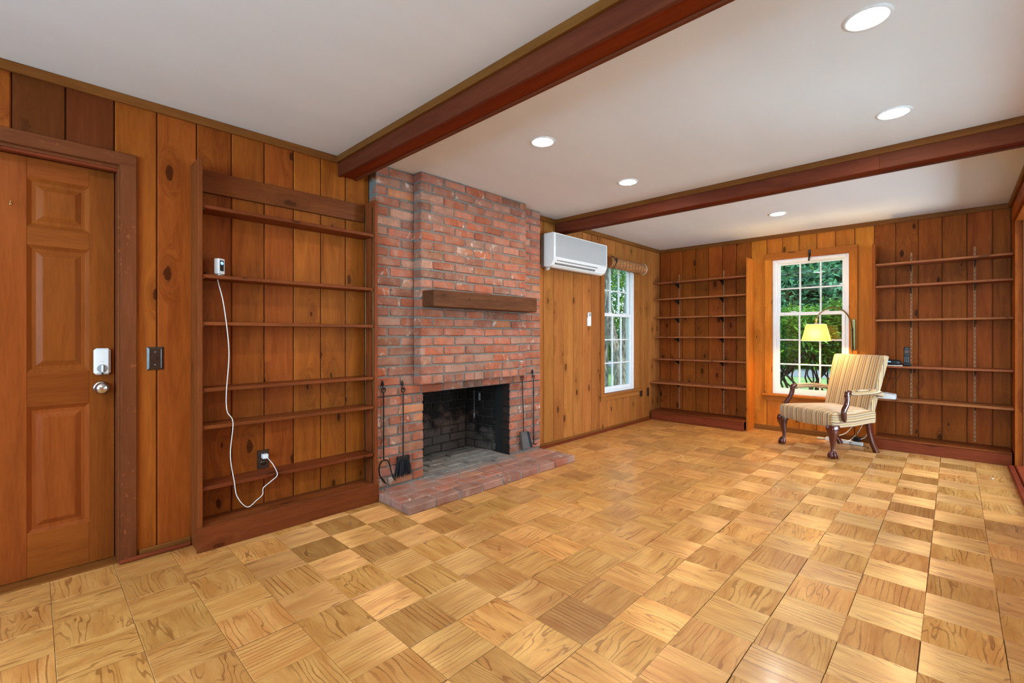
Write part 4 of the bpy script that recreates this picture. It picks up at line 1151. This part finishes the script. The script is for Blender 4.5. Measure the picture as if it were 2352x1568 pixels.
# ------------------------------------------------------------------ upholstered armchair
ca = math.atan2(-.575, .818)
ch = tag(empty('armchair', (2.17, 5.655, 0), ca), 'striped upholstered armchair with carved mahogany legs before the window', 'armchair')
def srect(hx, hy, n=32, p=5.):
    out = []
    for k in range(n):
        a = 2 * pi * k / n; c, s = cos(a), sin(a)
        out.append((hx * abs(c) ** (2 / p) * (1 if c > 0 else -1), hy * abs(s) ** (2 / p) * (1 if s > 0 else -1)))
    return out
# seat: rings from bottom to top, tapering to the back
def seat_uv(p):
    x, y, z = p
    w = seat_half(y)
    return (x, y) if abs(x) < w - .012 else (.40 + (.45 - z) * (1 if x > 0 else 1.3), y)
def seat_half(y): return .335 + (.262 - .335) * (y + .33) / .60
NS = 64
def seat_ring(z, ins, crown=0.):
    r = []
    for (a, b) in srect(1, 1, NS, 14.):
        y = -.035 + b * (.305 - ins)
        x = a * (seat_half(y) - ins)
        zz = z
        if crown:
            zz += crown * (1 - (abs(a)) ** 2.5) * (1 - (abs(b)) ** 2.5)
        r.append((x, y, zz))
    return r
m = MB(); rings = []
base = seat_ring(.302, .010)
def serp(r, amp):
    return [(x, y, z - amp * max(0, 1 - (abs(x) / .28) ** 2) * (1 if y < -.28 else 0) + (.0 if abs(x) < seat_half(y) - .02 else -.012 * sin((y + .33) * 9) - .004)) for x, y, z in r]
rings.append(serp(base, .018)); rings.append(serp(seat_ring(.310, .002), .018)); rings.append(seat_ring(.350, .0)); rings.append(seat_ring(.400, .0)); rings.append(seat_ring(.420, .004)); rings.append(seat_ring(.431, .016))
for ins, z in ((.04, .437), (.09, .447), (.15, .455), (.21, .459), (.26, .460)): rings.append(seat_ring(z, ins))
m.loft(rings, True, True, True)
# stripes run front to back on top, vertically on the front, lengthwise on the sides
m.uv = []
for f in m.f:
    P = [Vector(m.v[k]) for k in f]; n_ = (P[1] - P[0]).cross(P[2] - P[0]); n_.normalize() if n_.length > 0 else None
    side = abs(n_.x) > .62
    m.uv.append([((.30 + (p.z + .012 * sin((p.y + .33) * 9)) * 1.0) if side else p.x, p.y) for p in P])
m.build('seat', STRIPE, ch)
m = MB(); rings = []
for k in range(9):
    s = k / 8; z = .335 + .625 * s; hw = .252 + .034 * s; yf = .165 + .150 * max(0, (z - .42) / .54); th = .085 - .010 * s
    if k == 8: z -= .004; hw -= .006
    rr = srect(hw, th / 2, 40, 9.); lean = (z - .42) * .28
    bul = .010 * sin(pi * s)
    rings.append([(x, yf + th / 2 + y - (bul * (1 - (x / hw) ** 2) if y < 0 else 0), z) for x, y in rr])
rr = srect(.268, .022, 40, 6.); rings.append([(x, .352 + y, .966) for x, y in rr])
m.loft(rings, True, True, True, None); m.uv = []
for f in m.f:
    P = [Vector(m.v[k]) for k in f]; n_ = (P[1] - P[0]).cross(P[2] - P[0])
    if n_.length > 0: n_.normalize()
    side = abs(n_.x) > .6
    m.uv.append([((.33 + p.y * 1.0) if side else p.x, p.z) for p in P])
m.build('backrest', STRIPE, ch)
for s in (-1, 1):
    # arm pad
    P = smooth_path([(s * .322, -.125, .612), (s * .326, -.05, .620), (s * .318, .10, .622), (s * .298, .235, .606), (s * .285, .275, .590)], 4)
    m = MB(); rings = []
    for i, p in enumerate(P):
        q = i / (len(P) - 1); w = .030 * min(1, .75 + q * 2); h = .025 * min(1, .7 + q * 2)
        rings.append([(p.x + w * a, p.y, p.z + h * b_) for a, b_ in srect(1, 1, 16, 3.)])
    m.loft(rings); m.uv = [[(.2 + (Vector(m.v[k]).z) * .8 + abs(m.v[k][0]) * .6, m.v[k][1]) for k in f] for f in m.f]
    m.build('arm_pad', STRIPE, ch)
    # carved arm support
    P = smooth_path([(s * .322, -.108, .620), (s * .323, -.135, .628), (s * .326, -.160, .615), (s * .330, -.160, .570), (s * .336, -.175, .510), (s * .344, -.215, .450), (s * .346, -.215, .400), (s * .342, -.205, .352)], 4)
    m = MB(); rings = []; n_ = len(P)
    for i, p in enumerate(P):
        q = i / (n_ - 1); wy = (.012 + .009 * sin(pi * min(1, q * 1.1)) + (.006 * min(1, (q - .6) * 5) if q > .6 else 0)) * (1 if q < .95 else .6); wx = .017 + .004 * sin(pi * q)
        d = (P[min(i + 1, n_ - 1)] - P[max(i - 1, 0)]).normalized(); nrm = Vector((0, -d.z, d.y))
        nrm = nrm.normalized() if nrm.length > .01 else Vector((0, 1, 0))
        rings.append([tuple(p + Vector((wx * a, 0, 0)) + nrm * (wy * b_)) for a, b_ in srect(1, 1, 16, 3.)])
    m.loft(rings).build('arm_support', MAHOG, ch)
    # cabriole front leg with ball and claw foot
    cx, cy_ = s * .300, -.292; o = Vector((s * .72, -.70, 0))
    prof = [(.318, .040, .000, 7.), (.300, .046, .004, 5.), (.275, .047, .010, 4.), (.245, .041, .013, 3.), (.20, .031, .008, 2.5), (.15, .023, .000, 2.2), (.105, .0175, -.004, 2.), (.082, .0165, -.002, 2.), (.066, .020, .004, 2.), (.052, .027, .008, 2.)]
    m = MB(); rings = []
    for z, r, d, p in prof: rings.append([(cx + o.x * d + a, cy_ + o.y * d + b_, z) for a, b_ in srect(r, r, 20, p)])
    m.loft(rings)
    bc = Vector((cx, cy_, .031)) + o * .012
    m.lathe([(.0, -.031), (.018, -.029), (.030, -.018), (.034, 0), (.030, .018), (.018, .028), (0, .031)], 16, bc)
    for k in range(4):
        a = math.atan2(o.y, o.x) + (k - 1.5) * .95 if k < 4 else 0
        dv = Vector((cos(a), sin(a), 0))
        m.tube([bc + dv * .008 + Vector((0, 0, .040)), bc + dv * .026 + Vector((0, 0, .026)), bc + dv * .037 + Vector((0, 0, .004)), bc + dv * .036 + Vector((0, 0, -.016)), bc + dv * .030 + Vector((0, 0, -.028))], [.009, .0085, .0085, .007, .003], 8)
    m.build('leg', MAHOG, ch)
    # swept rear leg
    P = smooth_path([(s * .215, .205, .315), (s * .213, .225, .22), (s * .208, .262, .11), (s * .200, .325, .0)], 4); m = MB(); rings = []
    for i, p in enumerate(P):
        rings.append([(p.x + a, p.y + b_, p.z) for a, b_ in srect(.0185, .024, 16, 6.)])
    m.loft(rings).build('leg', MAHOG, ch)
# nail heads along the front corner
m = MB()
# ------------------------------------------------------------------ power strip and cables behind the chair
ps = tag(empty('power_strip', (2.215, 6.095, 0), radians(-12)), 'white power strip lying on the floor under the armchair', 'power strip')
MB().box(-.175, .175, -.024, .024, .0, .036, .004).build('body', WPLAST, ps)
for k in range(5): MB().box(-.012, .012, -.014, .014, .0358, .0368, .0003).build('socket', CREAM, ps, (-.12 + k * .055, 0, 0))
MB().box(-.028, .028, -.020, .020, .036, .082, .004).build('adapter', DPLAST, ps, (.118, .002, 0))
MB().tube(smooth_path([(-.172, 0, .018), (-.20, -.01, .012), (-.235, -.015, .010), (-.26, .0, .010), (-.225, .012, .016), (-.185, .015, .012)], 5), .007, 8).build('cord', CREAM, ps)
for lab, P, mat, r in (('thick cream cable rising from power strip behind armchair', [(2.105, 6.12, .038), (2.16, 6.135, .065), (2.225, 6.16, .10), (2.275, 6.19, .17), (2.33, 6.22, .25), (2.40, 6.22, .34)], CREAM, .0065),
                       ('thin white cable crossing the power strip', [(2.205, 6.035, .006), (2.265, 6.06, .040), (2.30, 6.11, .075), (2.345, 6.16, .15), (2.38, 6.20, .25), (2.42, 6.22, .38)], WPLAST, .004),
                       ('white cable curving up to the router shelf', [(2.352, 6.075, .060), (2.395, 6.10, .085), (2.41, 6.14, .13), (2.40, 6.17, .20), (2.405, 6.20, .28), (2.43, 6.21, .42)], WPLAST, .004),
                       ('black cable tangle behind the armchair', [(2.33, 6.08, .075), (2.32, 6.13, .11), (2.36, 6.19, .18), (2.44, 6.21, .26), (2.447, 6.20, .40), (2.45, 6.20, .50)], BLACK, .003),
                       ('black cable lying on the floor by the bookcase base', [(2.30, 6.06, .038), (2.27, 6.045, .006), (2.36, 6.035, .003), (2.40, 6.02, .003), (2.44, 5.99, .003), (2.43, 5.94, .003)], BLACK, .0025)):
    tag(MB().tube(smooth_path(P, 6), r, 8).build('power_cable', mat), lab, 'cable')
tag(MB().lathe([(0, 0), (.006, 0), (.0075, .002), (.004, .0045), (0, .005)], 10, (0, 0, 0)).build('lint_scrap', PAPER, None, (3.30, 5.40, 0.0)), 'tiny white scrap on the floor near hall doorway', 'scrap')

# ------------------------------------------------------------------ outdoors
GZ = -.35
struct(MB().box(-60, 60, YB + .14, 90, GZ - .1, GZ).build('ground_back', LAWN), 'sunlit lawn behind the house')
struct(MB().box(-60, -.14, -40, YB + .14, GZ - .1, GZ).build('ground_side', LAWN), 'sunlit lawn beside the house')
struct(MB().box(-60, 60, 19.5, 24, GZ, GZ + .02).build('road', ROAD), 'pale asphalt road beyond the lawn')
struct(MB().box(-.14, XR + 3, YB + .14, YB + .17, GZ - .1, 0).build('foundation', DRYWALL), 'house foundation')

def leaf_mesh(n, size, gen, seed, tri=False, droop=.5):
    rnd = random.Random(seed); vs = []; fs = []
    for k in range(n):
        p, out = gen(rnd); s = size * rnd.uniform(.7, 1.25)
        d = Vector((rnd.gauss(0, 1), rnd.gauss(0, 1), rnd.gauss(0, .5) - droop * .3)) + out * 1.0
        d.normalize(); w = d.cross(Vector((rnd.gauss(0, .3), rnd.gauss(0, .3), 1))); w = w.normalized() if w.length > .05 else Vector((1, 0, 0))
        b = len(vs); c = p + d * s * .5
        vs += [p, c + w * s * .17, p + d * s, c - w * s * .17]; fs.append((b, b + 1, b + 2, b + 3))
    me = bpy.data.meshes.new('leaves'); me.from_pydata([tuple(v) for v in vs], [], fs); me.update(); return me
def limb(m, P, r0, r1, n=8):
    S_ = smooth_path(P, 4); m.tube(S_, [r0 + (r1 - r0) * k / (len(S_) - 1) for k in range(len(S_))], n)

# rhododendron bush outside the back window
def bush(x, y, w, hgt, seed, nl, label, zlo):
    rnd = random.Random(seed); t = tag(empty('shrub', (x, y, GZ)), label, 'shrub', 'rhododendron shrubs outside the back window')
    m = MB(); tips = []
    for k in range(8):
        bx0 = (-.47 + k * .134 + rnd.uniform(-.04, .04)) * w; a = rnd.uniform(0, 2 * pi)
        p1 = Vector((bx0 + rnd.gauss(0, .1), rnd.gauss(0, .12), .55)); p2 = p1 + Vector((rnd.gauss(0, .22), rnd.gauss(0, .2), .5)); p3 = p2 + Vector((rnd.gauss(0, .3), rnd.gauss(0, .25), .55))
        limb(m, [(bx0, 0, -.02), p1 * .5 + Vector((bx0 * .5, 0, 0)), p1, p2, p3], .030, .010)
        for q in range(2): limb(m, [p1 * .8 + Vector((bx0 * .2, 0, 0)), p1 + Vector((rnd.gauss(0, .2), rnd.gauss(0, .1), .25)), p1 + Vector((rnd.gauss(0, .20), rnd.gauss(0, .2), .68))], .018, .007)
        tips += [p2, p3, (p2 + p3) / 2, p1.lerp(p2, .7)]
        for q in range(3):
            s0 = p1.lerp(p2, rnd.uniform(0, .9)); e0 = s0 + Vector((rnd.gauss(0, .3), rnd.gauss(0, .25), rnd.uniform(.2, .6))); limb(m, [s0, s0.lerp(e0, .5) + Vector((rnd.gauss(0, .05), 0, 0)), e0], .016, .006, 6); tips.append(e0)
    m.build('branches', BARKD, t)
    def gen(r):
        u = Vector((r.gauss(0, 1), r.gauss(0, 1), r.gauss(0, 1))); u.normalize()
        rad = r.random() ** .35
        hz = .5 + .5 * u.z * rad
        if hz < .45 and r.random() < .55: hz = 1 - hz * r.random()
        p = Vector((u.x * w * .62 * rad, u.y * .75 * rad, zlo + (hgt - zlo) * hz))
        # clusters
        p += Vector((sin(p.z * 9 + p.x * 7), cos(p.x * 8), sin(p.y * 9))) * .04
        return p, u * .5 + Vector((0, 0, .2))
    f = link('foliage', leaf_mesh(nl, .115, gen, seed), LEAFA, t); f['kind'] = 'stuff'
    return t
bush(1.05, 9.1, 1.5, 1.98, 3, 4600, 'leafy green rhododendron left outside the back window', .95)
bush(2.15, 9.3, 1.5, 2.10, 8, 4600, 'leafy green rhododendron right outside the back window', 1.0)

def tree(x, y, h, r, seed, label, bark, leaf, crown, nl, ls, zc, fork=None, group='trees outside'):
    rnd = random.Random(seed); t = tag(empty('tree', (x, y, GZ)), label, 'tree', group); m = MB()
    if fork is None:
        limb(m, [(0, 0, -.1), (rnd.gauss(0, .05), 0, h * .3), (rnd.gauss(0, .2), 0, h * .6), (rnd.gauss(0, .4), 0, h)], r, r * .35, 12)
        for k in range(6):
            z = h * rnd.uniform(.4, .9); a = rnd.uniform(0, 2 * pi); L = crown * .7
            limb(m, [(0, 0, z), (cos(a) * L * .5, sin(a) * L * .5, z + .5), (cos(a) * L, sin(a) * L, z + 1.4)], r * .35, r * .08)
    else:
        for P, a, b in fork: limb(m, P, a, b, 12)
    m.build('trunk', bark, t)
    cl = [Vector((rnd.gauss(0, .5) * crown, rnd.gauss(0, .5) * crown, zc + rnd.gauss(0, .45) * crown)) for k in range(26)]
    def gen(q):
        c = cl[q.randrange(len(cl))]; u = Vector((q.gauss(0, 1), q.gauss(0, 1), q.gauss(0, .7))) * crown * .17
        return c + u, u.normalized() * .5
    if nl:
        f = link('foliage', leaf_mesh(nl, ls, gen, seed + 50), leaf, t); f['kind'] = 'stuff'
    return t
# the pale-barked tree right outside the left window
tree(-2.55, 9.55, 6, .17, 4, 'pale barked tree forking low outside the left wall window', BARK, LEAFC, 2.6, 3800, .16, 5.2,
     [([(0, 0, -.2), (.02, 0, .5), (-.02, .02, 1.05)], .20, .17), ([(0, 0, .95), (-.25, -.02, 1.6), (-.42, .05, 2.6), (-.5, 0, 5)], .13, .08),
      ([(0, 0, .95), (.14, .02, 1.5), (.22, 0, 2.6), (.5, 0, 5)], .14, .08), ([(.1, 0, 1.2), (.42, .1, 2.0), (.62, .1, 3.0), (.8, 0, 5)], .085, .05)])
tree(-3.7, 10.4, 7, .24, 14, 'thick grey tree trunk behind the forked tree', BARK, LEAFC, 2.6, 2600, .18, 5.0)
tree(-5.4, 15.5, 8, .2, 15, 'green shade tree farther behind the left window', BARKD, LEAFC, 3.0, 4200, .22, 3.6)
tree(-8.5, 17.5, 8, .2, 17, 'broad green tree at the far side of the yard', BARKD, LEAFC, 3.4, 4200, .24, 4.0)
k = 0
for x, y, h in ((-14.5, 27, 12), (-9.5, 29, 13), (-5.5, 27, 13), (-2.3, 30, 14), (1.2, 27.5, 13), (4.0, 30.5, 13), (-7.5, 36, 15), (-3.8, 38, 15), (.5, 37, 15), (-12, 35, 15), (-18, 31, 14), (3.2, 36, 15), (-.6, 27, 12), (-3.2, 29.2, 12), (-2.4, 34.8, 13), (-6.6, 31.5, 12), (-4.0, 32.5, 12), (-1.2, 33, 12), (2.6, 32.5, 12), (-9.6, 32, 12)):
    labs = ['tall woodland tree beyond the road', 'tall woodland tree deep behind the road']
    tree(x, y, h, .26, 100 + k, labs[0] if y < 33 else labs[1], BARKD, LEAFB, 3.7, 6500, .40, 2.6 + (k % 4) * 1.7, None, 'woodland trees beyond the road'); k += 1
for k in range(9):
    x = -17 + k * 2.7; t = None
    rnd = random.Random(500 + k); me = leaf_mesh(2600, .26, lambda r: (Vector((r.gauss(0, 1.1), r.gauss(0, .8), abs(r.gauss(0, .95)))), Vector((0, 0, .3))), 500 + k)
    o = link('hedge_bush', me, LEAFB if k % 2 else LEAFC, None, (x, 25.4 + rnd.uniform(-.5, .5), GZ)); tag(o, 'round green roadside bush beyond the road', 'bush', 'roadside bushes')
WIRE = plain('pale_wire', (.16, .26, .32), .6)
for z, s in ((5.3, .010), (3.7, .010), (3.45, .008)):
    tag(MB().tube([(-20, 22.5, z + .3), (-8, 22.5, z), (8, 22.5, z + .35)], s, 5).build('utility_wire', WIRE), 'pale utility wire strung along the road', 'wire', 'utility wires')
